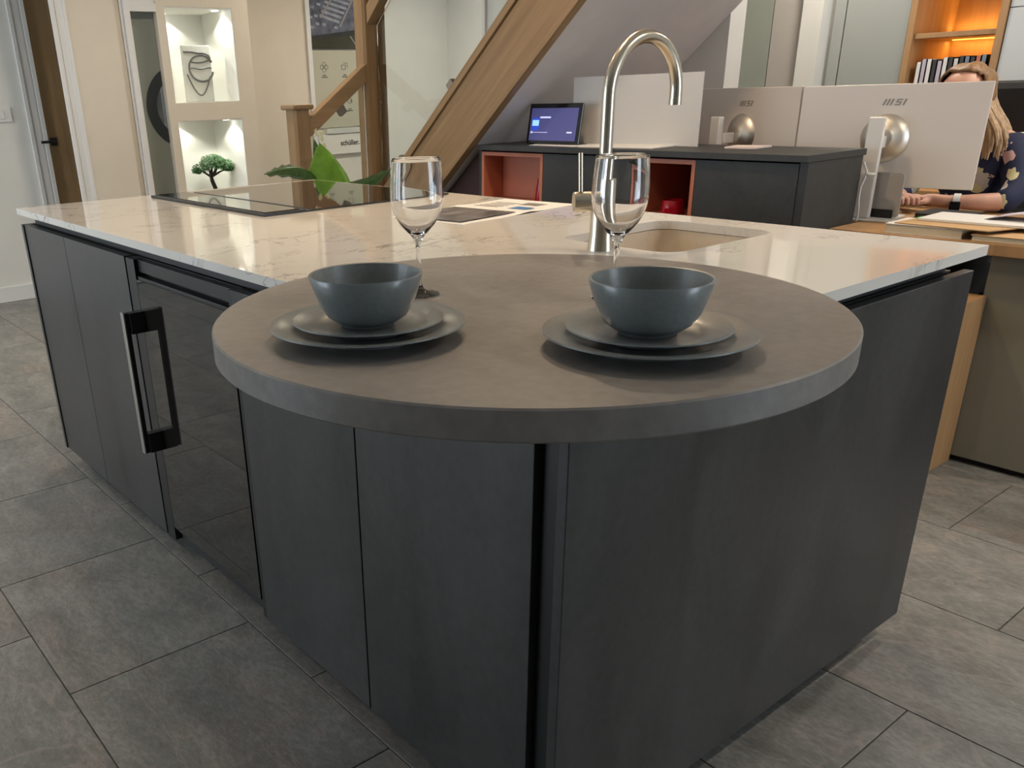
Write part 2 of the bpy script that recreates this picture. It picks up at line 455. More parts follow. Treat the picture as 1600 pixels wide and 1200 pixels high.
struct(box('ceiling', (XW0-.2, XW1+1.2, YW0-.2, YW1+.4, ZC, ZC+.1), 'ceiling'))

# back wall (y = 5.7) with its door, pier and framed recess
struct(prism_obj('wall_back', [(XW0-.2,0),(XW1+1.0,0),(XW1+1.0,ZC),(XW0-.2,ZC)], [[(1.07,.003),(1.90,.003),(1.90,2.04),(1.07,2.04)][::-1]], YW1, YW1+.2, 'Y', 'wall_white'))
struct(box('baseboard_back', (XW0, .965, YW1-.016, YW1-.001, 0.001, .105), 'trim', bevel=.003))
door = struct(box('door_1', (1.083, 1.88, YW1+.02, YW1+.06, .006, 2.03), 'door_oak', origin=(0,0,0)))
bm = bmesh.new()
bx(bm, 1.098, 1.142, YW1+.010, YW1+.0199, .985, 1.035)
tube(bm, [(1.115,YW1+.015,1.012),(1.115,YW1-.045,1.012)], .009, 10)
tube(bm, [(1.12,YW1-.045,1.012),(1.02,YW1-.045,1.012)], .009, 10)
finish('handle', bm, 'black', door, smooth=True)
def architrave(name, x0, x1, ywall, z1, flip=False):
    bm = bmesh.new()
    w = x1-x0
    steps = [(0,.22,.018),(.22,.34,.010),(.34,.80,.014),(.80,1.0,.022)]
    for a, b, d in steps:
        if flip: a, b = 1-b, 1-a
        bx(bm, x0+a*w, x0+b*w, ywall-d, ywall-.0005, .001, z1)
    return struct(finish(name, bm, 'trim'))
architrave('trim_1', .968, 1.075, YW1, 2.12, True)
# nearer cream wall that hides most of the oak door, its white edge and the framed recess beside the column
struct(box('wall_pier', (1.109, 1.398, 5.0, 5.06, 0, ZC), 'wall'))
architrave('trim_2', 1.020, 1.1085, 5.02, ZC)
struct(box('wall_reveal', (1.3985, 1.438, 5.035, 5.08, 0, ZC), 'wall'))
bm = bmesh.new(); bx(bm, 1.439, 1.4525, 5.02, 5.118, .001, ZC); bx(bm, 1.4535, 1.49, 4.99, 5.118, .001, ZC)
bx(bm, 1.4905, 1.6605, 4.995, 5.118, 1.745, 1.79); bx(bm, 1.4905, 1.6605, 5.01, 5.118, 1.7905, ZC)
struct(finish('trim_3', bm, 'trim'))
pc = empty('framed_picture', (1.575, 5.05, 0)); tag(pc, 'tall grey-green picture with a dark ring, framed in white beside the niche column', 'picture')
box('panel', (1.4915-1.575, 1.6595-1.575, 0, .06, .002, 1.744), 'sage', pc, origin=(0,0,0))
def arcp(r_, a0, a1, n=24): return [(1.79-1.575+r_*math.cos(R(a0+(a1-a0)*i/n)), 1.20+r_*math.sin(R(a0+(a1-a0)*i/n))) for i in range(n+1)]
prism_obj('ring', arcp(.2526,121.2,238.8)+arcp(.185,225.2,134.8), [], -.006, -.0005, 'Y', 'mirror_frame', pc)
prism_obj('ring_centre', arcp(.184,135,225), [], -.003, -.0005, 'Y', 'mirror', pc)
# cream wall to the right of the column, and its framed edge
struct(box('wall_cream', (2.36, 3.10, 5.60, 5.699, 0, ZC), 'wall'))
struct(box('trim_4', (3.102, 3.14, 5.58, 5.699, 0, ZC), 'trim', bevel=.003))
# side walls
struct(box('wall_stair', (3.12, 3.24, 1.93, 3.60, 0, ZC), 'wall_white'))
struct(box('trim_5', (3.10, 3.119, 3.575, 3.60, 0, ZC), 'soffit'))
struct(box('wall_right', (XW1+.6, XW1+.75, YW0, YW1, 0, ZC), 'wall_white'))
# shop front: glazed walls to the left and behind the photographer
def glazed(name, axis, pos, a0, a1, openings):
    holes = [[(o[0],o[2]),(o[1],o[2]),(o[1],o[3]),(o[0],o[3])][::-1] for o in openings]
    w = struct(prism_obj(name, [(a0,0),(a1,0),(a1,ZC),(a0,ZC)], holes, pos-.1, pos+.1, 'X' if axis == 'X' else 'Y', 'wall_white'))
    return w
left_open = [(2.2,3.6,.1,2.3),(3.9,5.3,.1,2.3)]
front_open = [(1.5,3.1,.1,2.3)]
glazed('wall_left', 'X', XW0, YW0-.1, YW1, left_open)
glazed('wall_front', 'Y', YW0, XW0-.1, XW1+1.0, front_open)
n = 0
for ax, pos, ops in (('X', XW0, left_open), ('Y', YW0, front_open)):
    for a0, a1, z0, z1 in ops:
        n += 1
        o = prism_obj('window_%d' % n, [(a0+.001,z0+.001),(a1-.001,z0+.001),(a1-.001,z1-.001),(a0+.001,z1-.001)],
            [[(a0+.05,z0+.05),(a0+.05,z1-.05),(a1-.05,z1-.05),(a1-.05,z0+.05)]], pos-.03, pos+.03, ax, 'black_matte')
        struct(o)
        ld = bpy.data.lights.new('sky_portal', 'AREA'); ld.shape = 'RECTANGLE'; ld.size = a1-a0; ld.size_y = z1-z0; ld.cycles.is_portal = True
        lo = bpy.data.objects.new('sky_portal', ld); COL.objects.link(lo)
        c = (a0+a1)/2
        if ax == 'X': lo.location = (pos, c, (z0+z1)/2); lo.rotation_euler = (R(90),0,R(-90))
        else: lo.location = (c, pos, (z0+z1)/2); lo.rotation_euler = (R(90),0,0)

# ceiling downlights
def downlight(x, y, watt, label, col=(1,.80,.58), r=.06):
    t = empty('downlight', (x,y,ZC-.012))
    bm = bmesh.new(); lathe(bm, [(r+.015,0),(r+.015,.0115),(r,.0115),(r,0)], 24, closed=True); finish('trim_ring', bm, 'trim', t)
    bm = bmesh.new(); lathe(bm, [(0,.006),(r-.001,.006),(r-.001,.010),(0,.010)], 24); finish('lamp_disc', bm, 'lamp_warm', t)
    ld = bpy.data.lights.new('lamp_light', 'AREA'); ld.shape = 'DISK'; ld.size = r*2; ld.energy = watt; ld.color = col; ld.spread = R(150)
    lo = bpy.data.objects.new('lamp_light', ld); COL.objects.link(lo); lo.parent = t; lo.location = (0,0,-.003)
    tag(t, label, 'ceiling light', 'ceiling downlights')
LW = 1.0
WARM = (1,.74,.48)
downlight(.70, .95, 6.3*LW, 'round warm ceiling downlight above the tap', WARM)
downlight(.45, 1.95, 4.6*LW, 'round warm ceiling downlight above the hob', WARM)
downlight(1.55, 1.45, 11*LW, 'round warm ceiling downlight over the aisle behind the island', WARM)
downlight(1.25, 3.9, 13*LW, 'round warm ceiling downlight in front of the niche column', (1,.84,.64))
downlight(2.75, 4.5, 11*LW, 'round warm ceiling downlight before the posters', (1,.88,.70))
downlight(3.85, 4.6, 15*LW, 'added round ceiling downlight brightening the stairwell corner', (1,.93,.82))  # unseen lamp, added to lift the dim walls right of the newel
downlight(3.3, .1, 17*LW, 'added round ceiling downlight brightening the office area above the chair', (1,.9,.78))  # unseen lamp, added to brighten the office side of the background
downlight(3.55, 1.75, 17*LW, 'added round ceiling downlight brightening the tall grey cupboards', (1,.93,.82))  # unseen lamp, added because the cupboard wall came out too dark
downlight(1.9, -.9, 17*LW, 'round warm ceiling downlight over the floor right of the island', (1,.88,.74))
downlight(-1.5, 2.6, 12*LW, 'added round ceiling downlight filling in light over the left aisle', (1,.92,.82))  # unseen fill lamp, added for the left floor and island doors
downlight(-.6, 4.8, 12*LW, 'round ceiling downlight in the far left corner', (1,.92,.82))

# ------------------------------------------------------------------ kitchen island
WC, LC, ZT = 1.171, 2.503, .92
ZP, ZB = .869, .06
RCX, RCY, RR = .154, .254, .4765
# plinth
tag(box('plinth', (.075, 1.10, .075, 2.42, 0.0005, ZB-.001), 'black_matte'), 'recessed black plinth under the dark kitchen island', 'plinth')
# far left cabinet unit
u = empty('base_cabinet', (.3, 2.0, ZB))
tag(u, 'dark concrete-look cabinet with two doors at the far left end of the island', 'cabinet', 'island cabinets')
def part(name, b, mat, root, bevel=0.0):
    L = root.location
    return box(name, (b[0]-L.x, b[1]-L.x, b[2]-L.y, b[3]-L.y, b[4]-L.z, b[5]-L.z), mat, root, bevel, origin=(0,0,0))
part('body', (.021, .60, 1.553, 2.463, ZB, .8685), 'black_matte', u)
part('door', (0, .0205, 2.050, 2.461, ZB, ZP), 'concrete', u, .0012)
part('door', (0, .0205, 1.556, 2.047, ZB, ZP), 'concrete', u, .0012)
tag(box('end_panel', (-.004, 1.14, 2.465, 2.485, ZB-.0005, ZP), 'concrete', bevel=.001), 'thin dark side panel closing the far end of the island', 'panel')
# wine cooler
w = empty('wine_cooler', (.3, 1.25, ZB))
tag(w, 'built-in wine cooler with black glass door and upright bar handle', 'wine cooler')
part('body', (.03, .60, .957, 1.549, ZB, .868), 'black_matte', w)
part('frame', (.002, .0295, 1.497, 1.551, ZB+.0, ZP-.002), 'black', w, .001)
part('frame', (.002, .0295, .957, .972, ZB+.0, ZP-.002), 'black', w, .001)
part('top_trim', (.012, .0295, .973, 1.496, .835, .866), 'black', w, .001)
dr = part('door', (.006, .0295, .974, 1.495, .095, .825), 'black', w, .0015)
L = w.location
bm = bmesh.new(); bx(bm, .001-L.x, .0058-L.x, .978-L.y, 1.491-L.y, .105-L.z, .817-L.z); finish('glass', bm, 'cooler_glass', dr)
bm = bmesh.new()
bx(bm, .0002-L.x, .0009-L.x, 1.03-L.y, 1.46-L.y, .150-L.z, .1515-L.z)
finish('trim_line', bm, 'recess', dr)
part('kick_grille', (.02, .0295, .974, 1.495, ZB, .092), 'black_matte', w)
h = part('handle', (-.049, -.038, 1.480, 1.500, .352, .738), 'black', w, .001)
for z0 in (.352, .683):
    bm = bmesh.new(); bx(bm, -.0378-L.x, .0008-L.x, 1.474-L.y, 1.500-L.y, z0-L.z, z0+.055-L.z); finish('handle_bracket', bm, 'black', h, bevel=.001)
bm = bmesh.new(); bx(bm, -.052-L.x, -.0492-L.x, 1.480-L.y, 1.501-L.y, .350-L.z, .740-L.z); finish('silver_strip', bm, 'alu', h)
# near cabinet with two doors
u2 = empty('base_cabinet', (.3, .5, ZB))
tag(u2, 'dark concrete-look cabinet with two doors beneath the round tabletop', 'cabinet', 'island cabinets')
part('body', (.021, .60, .03, .953, ZB, .8685), 'black_matte', u2)
part('door', (0, .0205, .519, .954, ZB, ZP), 'concrete', u2, .0012)
part('door', (0, .0205, .070, .515, ZB, ZP), 'concrete', u2, .0012)
part('corner_post', (.014, .0208, .0205, .0665, ZB, ZP-.002), 'black', u2)
# rear cabinets of the island (under the sink and hob)
u3 = empty('base_cabinet', (.9, 1.2, ZB))
tag(u3, 'dark cabinet row on the far side of the island beneath sink and hob', 'cabinet', 'island cabinets')
part('carcass', (.602, 1.12, .03, .34, ZB, .8685), 'black_matte', u3)
part('carcass', (.602, 1.12, .72, 2.463, ZB, .8685), 'black_matte', u3)
for k in range(4):
    part('door', (1.121, 1.14, .032+k*.608, .032+k*.608+.604, ZB, ZP), 'concrete', u3, .0012)
# right-hand end panel
tag(box('end_panel', (-.0083, 1.1685, 0, .019, ZB-.0005, ZP), 'concrete', bevel=.0015, origin=(0,0,0)), 'large dark concrete-look panel closing the right end of the island', 'panel')
# recessed grip channel
tag(prism_obj('grip_channel', [(.035,.735),(.055,.735),(.055,2.43),(1.10,2.43),(1.10,.055),(.605,.055),(.605,.035),(1.12,.035),(1.12,2.45),(.035,2.45)], [], .8702, .8995, 'Z', 'recess'), 'recessed black grip rail between quartz worktop and dark doors', 'rail')
# worktop with the round cut-out and the sink hole
sinkp = rrect(.69, 1.075, .375, .69, .05)
a0 = math.atan2(math.sqrt(RR**2-(RCX-0)**2), -RCX) ; a1 = math.atan2(0-RCY-.0, math.sqrt(RR**2-RCY**2))
arc = []
g = RR+.0015
ya = RCY+math.sqrt(g**2-RCX**2); xb = RCX+math.sqrt(g**2-(RCY+.0155)**2)
t0 = math.atan2(ya-RCY, -RCX); t1 = math.atan2(-.0155-RCY, xb-RCX)
for i in range(41):
    t = t0+(t1-t0)*i/40
    arc.append((RCX+g*math.cos(t), RCY+g*math.sin(t)))
outer = arc + [(WC,-.0155),(WC,LC),(-.0045,LC)]
outer[0] = (-.0045, RCY+math.sqrt(g**2-(RCX+.0045)**2))
wt = prism_obj('worktop', outer, [sinkp[::-1]], .90, ZT, 'Z', 'quartz', bevel=.0012)
tag(wt, 'polished cream quartz worktop with fine grey veins on the island', 'worktop')
# sink
s = empty('sink', (.88, .53, .70)); tag(s, 'beige undermount sink bowl set into the cream worktop', 'sink')
L = s.location
bm = bmesh.new()
lo_ = rrect(.70, 1.065, .385, .68, .045); up = rrect(.688, 1.077, .373, .692, .05)
out_ = rrect(.676, 1.089, .361, .704, .05)
def loft(bm, loops):
    rings = [[bm.verts.new((p[0]-L.x, p[1]-L.y, z-L.z)) for p in lp] for lp, z in loops]
    for a, b in zip(rings, rings[1:]):
        for i in range(len(a)):
            j = (i+1) % len(a); bm.faces.new((a[i], a[j], b[j], b[i]))
    return rings
rg = loft(bm, [(out_, .71),(out_, .8985),(up, .8985),(up, .885),(lo_, .735),(rrect(.72,1.045,.405,.66,.04), .725)])
bm.faces.new(rg[-1]); bm.faces.new(rg[0])
finish('bowl', bm, 'sink', s, smooth=True)
bm = bmesh.new(); lathe(bm, [(0,.0265),(.035,.0265),(.04,.0255),(.04,.0252),(0,.0252)], 24); finish('drain', bm, 'steel', s)
# round tabletop
bm = bmesh.new()
prof = [(0,.8705),(RR-.003,.8705+.0),(RR,.8735),(RR,ZT-.001),(RR-.0025,ZT+.0015),(0,ZT+.0015)]
prof = [(0,.881),(RR-.003,.881),(RR,.884),(RR,ZT-.001),(RR-.0025,ZT+.0015),(0,ZT+.0015)]
lathe(bm, prof, 128)
rt = finish('round_tabletop', bm, 'concrete_top', smooth=True, angle=30)
rt.location = (RCX, RCY, 0)
tag(rt, 'large round dark concrete-look breakfast tabletop at the island corner', 'tabletop')
bm = bmesh.new(); lathe(bm, [(0,0),(.30,0),(.30,.0118),(0,.0118)], 48)
o = finish('support_disc', bm, 'black_matte', rt); o.location = (.12, .05, .8691)
ZR = ZT+.0015

# ------------------------------------------------------------------ hob
hb = empty('induction_hob', (.88, 1.99, ZT)); L = hb.location
tag(hb, 'black glass induction hob set into the far end of the quartz worktop', 'hob')
part('glass_plate', (.600, 1.128, 1.585, 2.41, ZT+.0003, ZT+.006), 'hob', hb, .0015)
v = part('vent_frame', (.435, .575, 1.585, 2.41, ZT+.0003, ZT+.008), 'black', hb, .001)
bm = bmesh.new(); bx(bm, .447-L.x, .563-L.x, 1.60-L.y, 2.395-L.y, .0082, .0105); finish('vent_cover', bm, 'hob', v)
part('joint_strip', (.5755, .5995, 1.585, 2.41, ZT+.0003, ZT+.004), 'recess', hb)

# ------------------------------------------------------------------ tap
tp = empty('kitchen_tap', (.637, .514, ZT)); tag(tp, 'tall brushed champagne steel swan-neck tap beside the sink', 'tap')
bm = bmesh.new(); lathe(bm, [(0,0),(.0275,0),(.0270,.004),(.0245,.03),(.0235,.08),(.0228,.138),(.0215,.142),(0,.142)], 40); finish('body', bm, 'steel', tp, smooth=True)
bm = bmesh.new()
pts = [(0,0,.141),(0,0,.2)]
cr = .1055
for i in range(25):
    a = math.pi - math.pi*i/24
    pts.append((cr+cr*math.cos(a), 0, .296+cr*.99*math.sin(a)))
pts += [(2*cr, 0, .284)]
tube(bm, pts, .0128, 24); finish('spout', bm, 'steel', tp, smooth=True)
bm = bmesh.new(); tube(bm, [(2*cr,0,.2835),(2*cr,0,.272)], .0134, 24); finish('aerator', bm, 'steel', tp, smooth=True)
bm = bmesh.new(); d = Vector((-.80,.60,0)); tube(bm, [Vector((0,0,.098))+d*.018, Vector((0,0,.098))+d*.060], .0195, 28)
hub = finish('handle_hub', bm, 'steel', tp, smooth=True)
bm = bmesh.new(); tube(bm, [Vector((0,0,.112))+d*.046, Vector((0,0,.192))+d*.050], .0048, 14); finish('lever', bm, 'steel', hub, smooth=True)

# ------------------------------------------------------------------ tableware
def plate_mesh(name, r, h, zc, centre):
    bm = bmesh.new()
    t = .0045
    prof = [(0,.004),(r*.60,.004),(r*.66,.0065),(r*.80,h*.62),(r-.002,h-.001),(r,h),(r-.0008,h+.0018),(r-.004,h+.0012),(r*.80,h*.62+t),(r*.66,.0065+t),(r*.61,.004+t*.8),(0,.004+t*.8)]
    lathe(bm, prof, 72)
    lathe(bm, [(r*.52,0),(r*.55,0),(r*.55,.0045),(r*.52,.0045)], 48, closed=True)
    o = finish(name, bm, 'stone_blue', smooth=True, angle=50)
    o.location = centre
    return o
def bowl(centre):
    bm = bmesh.new()
    rt_, hh, t = .0785, .070, .0042
    prof = [(0,.003),(.030,.003),(.044,.006),(.056,.014),(.065,.028),(.0715,.046),(rt_,hh-.001),(rt_-.001,hh+.0008),(rt_-t,hh),(.0715-t,.046),(.065-t,.030),(.056-t*.9,.018),(.044-t*.5,.0105),(.030,.008),(0,.0075)]
    lathe(bm, prof, 72)
    lathe(bm, [(.033,0),(.037,0),(.039,.0045),(.031,.0045)], 48, closed=True)
    o = finish('bowl', bm, 'stone_blue', smooth=True, angle=50); o.location = centre
    return o
for (cx, cy), where in (((-.122,.279), 'left'), ((.112,-.018), 'right')):
    tag(plate_mesh('dinner_plate', .1365, .020, 0, (cx, cy, ZR)), 'large slate-blue dinner plate at the bottom of the %s place setting' % where, 'plate', 'dinner plates on the round tabletop')
    tag(plate_mesh('side_plate', .106, .016, 0, (cx+.004, cy+.004, ZR+.0085)), 'smaller slate-blue side plate under the bowl in the %s place setting' % where, 'plate', 'side plates on the dinner plates')
    tag(bowl((cx+.002, cy+.003, ZR+.0168)), 'deep slate-blue bowl on top of the %s stack of plates' % where, 'bowl', 'bowls on the place settings')
def wine_glass(loc, label):
    bm = bmesh.new()
    o_ = [(0,0),(.033,0),(.0345,.0012),(.033,.0026),(.020,.0048),(.010,.009),(.0055,.018),(.0042,.035),(.0040,.062),(.0050,.082),(.009,.094),(.018,.104),(.030,.118),(.038,.133),(.0422,.150),(.0430,.165),(.0420,.185),(.0395,.2145)]
    i_ = [(.0385,.2150),(.0378,.2143),(.0405,.185),(.0415,.165),(.0407,.150),(.0365,.134),(.0285,.120),(.016,.1075),(.006,.102),(0,.101)]
    def dense(p, n=7):
        out = []
        for i in range(len(p)-1):
            p0, p1, p2, p3 = p[max(i-1,0)], p[i], p[i+1], p[min(i+2,len(p)-1)]
            for k in range(n):
                t = k/n
                out.append(tuple(.5*(2*p1[a]+(-p0[a]+p2[a])*t+(2*p0[a]-5*p1[a]+4*p2[a]-p3[a])*t*t+(-p0[a]+3*p1[a]-3*p2[a]+p3[a])*t**3) for a in (0,1)))
        return out + [p[-1]]
    lathe(bm, [o_[0]]+dense(o_[1:])+dense(i_[:-1])+[i_[-1]], 96)
    o = finish('wine_glass', bm, 'glass', smooth=True, angle=60); o.location = loc
    tag(o, label, 'wine glass', 'wine glasses on the round tabletop')
wine_glass((.095,.438,ZR), 'clear empty stemmed wine glass behind the left bowl')
wine_glass((.296,.192,ZR), 'clear empty stemmed wine glass behind the right bowl, in front of the tap')

# ------------------------------------------------------------------ brochure
br = empty('brochure', (.92, 1.17, ZT)); L = br.location
tag(br, 'open printed brochure lying on the quartz worktop', 'brochure')
def onmag(u, v): # u along x, v along y, of the open sheets
    p0 = Vector((.690,1.010)); ex = Vector((.487,.060)); ey = Vector((-.028,.270))
    return p0+ex*u+ey*v
def magz(u): return .0012+.004*math.exp(-((u-.55)/.07)**2)
bm = bmesh.new(); nU = 16
grid = [[bm.verts.new((onmag(i/nU,j)[0]-L.x, onmag(i/nU,j)[1]-L.y, magz(i/nU)+k*.0012-.0010)) for i in range(nU+1)] for k in (0,1) for j in (0,1)]
for i in range(nU):
    bm.faces.new((grid[0][i],grid[0][i+1],grid[1][i+1],grid[1][i])); bm.faces.new((grid[2][i],grid[3][i],grid[3][i+1],grid[2][i+1]))
    bm.faces.new((grid[0][i],grid[2][i],grid[2][i+1],grid[0][i+1])); bm.faces.new((grid[1][i],grid[1][i+1],grid[3][i+1],grid[3][i]))
for i in (0,nU): bm.faces.new((grid[0][i],grid[1][i],grid[3][i],grid[2][i]))
finish('pages', bm, 'paper', br)
def magq(name, u0, u1, v0, v1, mat):
    q = [onmag(u0,v0), onmag(u1,v0), onmag(u1,v1), onmag(u0,v1)]
    zz = max(magz(u0), magz(u1))+.0006
    quad_obj(name, [(p[0]-L.x, p[1]-L.y, zz) for p in q], mat, br, .0003)
magq('photo_print', .04, .50, .10, .95, 'mag_photo')
magq('blue_print', .60, .70, .14, .36, 'blue_tape')
for k in range(5): magq('text_line', .63+.05*k, .645+.05*k, .55, .88, 'logo')
magq('photo_print', .80, .90, .25, .5, 'logo')

# ------------------------------------------------------------------ slate sideboard under the stairs
def zl_(y): return 1.034+.85*(2.498-y)-.012
sb = empty('sideboard', (2.3, 1.8, 0)); L = sb.location
tag(sb, 'long black slate sideboard with open red-copper compartments under the stairs', 'sideboard')
def P_(name, b, mat, bev=.001): return part(name, b, mat, sb, bev)
P_('top', (2.095, 2.485, .895, 2.525, .978, 1.0), 'slate_black')
P_('side', (2.115, 2.475, .90, .93, 0.001, .9775), 'slate_black')
P_('side', (2.115, 2.475, 2.513, 2.53, 0.001, .9775), 'slate_black')
bm = bmesh.new(); prism(bm, [(2.531-L.y,.001),(3.02-L.y,.001),(3.02-L.y,zl_(3.02)),(2.531-L.y,zl_(2.531))], [], 2.15-L.x, 2.45-L.x, 'X'); finish('under_stair_shade', bm, 'dark_red', sb)  # added dark block standing in for the shaded space beneath the stairs
P_('back', (2.456, 2.474, .931, 2.512, 0.001, .9775), 'dark_red')
P_('front_panel', (2.111, 2.132, .9305, 1.333, .06, .972), 'slate_black')
P_('front_panel', (2.111, 2.132, 1.604, 2.112, .06, .972), 'slate_black')
for (a, b, m_) in ((1.337, 1.60, 'copper'), (2.117, 2.512, 'copper')):
    c = empty('compartment', (0,0,0)); c.parent = sb
    dp = 2.235 if a > 2 else 2.44
    bm = bmesh.new()
    bx(bm, 2.114-L.x, 2.44-L.x, a-L.y, a+.016-L.y, .30, .970)
    bx(bm, 2.114-L.x, 2.44-L.x, b-.016-L.y, b-L.y, .30, .970)
    bx(bm, 2.114-L.x, 2.44-L.x, a+.0161-L.y, b-.0161-L.y, .954, .970)
    bx(bm, 2.114-L.x, 2.44-L.x, a+.0161-L.y, b-.0161-L.y, .742, .760)
    finish('shelf_box', bm, m_, c)
    bm = bmesh.new(); bx(bm, dp-L.x, dp+.014-L.x, a+.0165-L.y, b-.0165-L.y, .7605, .9535); finish('back_board', bm, 'copper' if a > 2 else 'dark_red', c)
P_('plinth', (2.16, 2.45, .94, 2.50, 0.0005, .059), 'black_matte')

def lathe_obj(name, prof, mat, loc, label, cat, group=None, seg=32):
    bm = bmesh.new(); lathe(bm, prof, seg); o = finish(name, bm, mat, smooth=True, angle=50); o.location = loc
    return tag(o, label, cat, group)
lathe_obj('vase', [(0,0),(.026,0),(.028,.01),(.024,.05),(.019,.085),(.019,.097),(.016,.097),(.016,.08),(.020,.05),(.022,.012),(0,.008)], 'red_glass', (2.18, 2.185, .7605), 'slim red glass vase in the copper compartment', 'vase')
lathe_obj('tumbler', [(0,0),(.045,0),(.047,.004),(.041,.05),(.038,.053),(.038,.05),(.043,.008),(0,.006)], 'red_glass', (2.19, 1.478, .7605), 'low dark red glass in the right-hand sideboard compartment', 'glass')

# tablet
tb = empty('tablet', (2.225, 2.178, 1.001), R(-90)); tag(tb, 'black-framed tablet with a lit blue screen standing on the sideboard', 'tablet')
tilt = Matrix.Rotation(R(-9), 4, 'X')
def tbox(name, b, mat, par, bev=0):
    bm = bmesh.new(); bx(bm, *b, mtx=tilt); return finish(name, bm, mat, par, bevel=bev)
tbox('case', (-.158,.158, 0,.011, .002,.172), 'screen_black', tb, .004)
scn = tbox('screen', (-.142,.138, -.0008,-.0001, .016,.152), 'tablet_screen', tb)
tbox('icon_tile', (-.130,-.088, -.0014,-.0009, .058,.112), 'tablet_tile', scn)
tbox('icon_card', (-.129,-.089, -.0019,-.0015, .078,.102), 'tablet_card', scn)
tbox('text_line', (-.085,-.02, -.0014,-.0009, .110,.117), 'tablet_line', scn)
tbox('progress_dot', (-.134,-.125, -.0014,-.0009, .046,.055), 'tablet_line', scn)
tbox('progress_line', (-.125,-.03, -.0014,-.0009, .0495,.0515), 'tablet_line', scn)
tbox('text_line', (.085,.115, -.0014,-.0009, .048,.054), 'tablet_line', scn)
bm = bmesh.new(); bx(bm, -.15,.15, .020,.07, 0,.003); bx(bm, -.15,.15, .014,.0175, 0.0,.06); finish('stand', bm, 'screen_black', tb)

def sheet(name, pts, z, mat, label, cat, thick=.0012, group=None):
    cx = sum(p[0] for p in pts)/len(pts); cy = sum(p[1] for p in pts)/len(pts)
    bm = bmesh.new(); prism(bm, [(p[0]-cx, p[1]-cy) for p in pts], [], 0, thick, 'Z')
    o = finish(name, bm, mat); o.location = (cx, cy, z)
    return tag(o, label, cat, group)
sheet('paper_sheet', [(2.14,1.95),(2.15,2.24),(2.28,2.30),(2.34,1.98)], 1.0005, 'paper', 'white paper sheet on the sideboard in front of the tablet', 'paper', .0015, 'papers on the sideboard')
sheet('paper_sheet', [(2.17,1.58),(2.13,1.93),(2.40,1.97),(2.44,1.60)], 1.0005, 'paper', 'white paper sheets on the sideboard behind the tap', 'paper', .004, 'papers on the sideboard')
sheet('note_pad', [(2.30,1.22),(2.29,1.34),(2.40,1.36),(2.43,1.23)], 1.0005, plain('pinkish_paper', (.68,.58,.55), .7), 'pinkish folded note pad on the sideboard by the left monitor', 'note pad', .006)
# hazy acrylic desk screen standing along the back of the sideboard
m_, nt_, b_ = new_mat('hazy_acrylic'); setp(b_, Base_Color=(.80,.79,.77,1), Roughness=.35, Alpha=.5)
M['acrylic'] = m_
tag(box('desk_screen', (2.330, 2.336, 1.49, 2.15, 1.0005, 1.272), 'acrylic', bevel=.001), 'hazy white acrylic screen standing on the sideboard behind tap and tablet', 'screen')

# ------------------------------------------------------------------ staircase
st = empty('staircase', (2.09, 3.32, 0)); L = st.location
tag(st, 'oak staircase with glass balustrade, newel posts and plastered underside', 'staircase')
SL = .85
def zl(y): return 1.034+SL*(2.498-y)
TH = .365
yb_, yt_ = 3.30, 1.19
def yz(name, poly, x0, x1, mat, bev=0, par=None):
    bm = bmesh.new(); prism(bm, [(p[0]-L.y, p[1]) for p in poly], [], x0-L.x, x1-L.x, 'X')
    return finish(name, bm, mat, par or st, bevel=bev)
yz('stringer', [(yb_, zl(yb_)), (yt_, zl(yt_)), (yt_, ZC-.002), (yt_+.02, ZC-.002), (yb_, zl(yb_)+TH)], 2.072, 2.108, 'oak_slope', .001)
yz('stringer_cap', [(yb_, zl(yb_)+TH-.04), (1.30, zl(1.30)+TH-.04), (1.30, zl(1.30)+TH+.004), (yb_, zl(yb_)+TH+.004)], 2.058, 2.0715, 'oak_slope', .002)
yz('stringer_cap', [(yb_, zl(yb_)), (1.25, zl(1.25)), (1.25, zl(1.25)+.035), (yb_, zl(yb_)+.035)], 2.062, 2.0715, 'oak_slope', .002)
yz('soffit', [(yb_, zl(yb_)+.004), (yt_, zl(yt_)+.004), (yt_, zl(yt_)+.045), (yb_, zl(yb_)+.045)], 2.1085, 3.118, 'soffit')
yy = 3.28
k = 0
while True:
    z = zl(yy)+.295
    if z > 2.35: break
    part('tread', (2.109, 3.117, yy-.26, yy, z, z+.03), 'oak_x', st, .003)
    yy -= .24; k += 1
# lower quarter flight
for i in range(3):
    part('tread', (1.60+i*.22, 1.60+i*.22+.25, 3.37, 4.25, .17*(i+1)-.03, .17*(i+1)), 'oak_y', st, .003)
bm = bmesh.new(); prism(bm, [(1.655-L.x,.001),(2.02-L.x,.30),(2.02-L.x,.60),(1.655-L.x,.28)], [], 3.305-L.y, 3.34-L.y, 'Y'); finish('stringer', bm, 'oak_x', st)
def post(name, x, y, w_, z1, cap=True, ch=.012):
    bm = bmesh.new(); h2 = w_/2
    poly = [(x-h2+ch,y-h2),(x+h2-ch,y-h2),(x+h2,y-h2+ch),(x+h2,y+h2-ch),(x+h2-ch,y+h2),(x-h2+ch,y+h2),(x-h2,y+h2-ch),(x-h2,y-h2+ch)]
    prism(bm, [(p[0]-L.x,p[1]-L.y) for p in poly], [], 0.0005, z1, 'Z')
    o = finish(name, bm, 'oak_z', st)
    if cap:
        bm = bmesh.new(); bx(bm, x-h2-.016-L.x, x+h2+.016-L.x, y-h2-.016-L.y, y+h2+.016-L.y, z1, z1+.024)
        finish('post_cap', bm, 'oak_z', o, bevel=.008)
    return o
post('newel_post', 1.612, 3.32, .092, 1.175)
post('newel_post', 2.068, 3.345, .092, 1.95, False)
post('half_newel', 2.155, 3.345, .05, 1.95, False, .006)
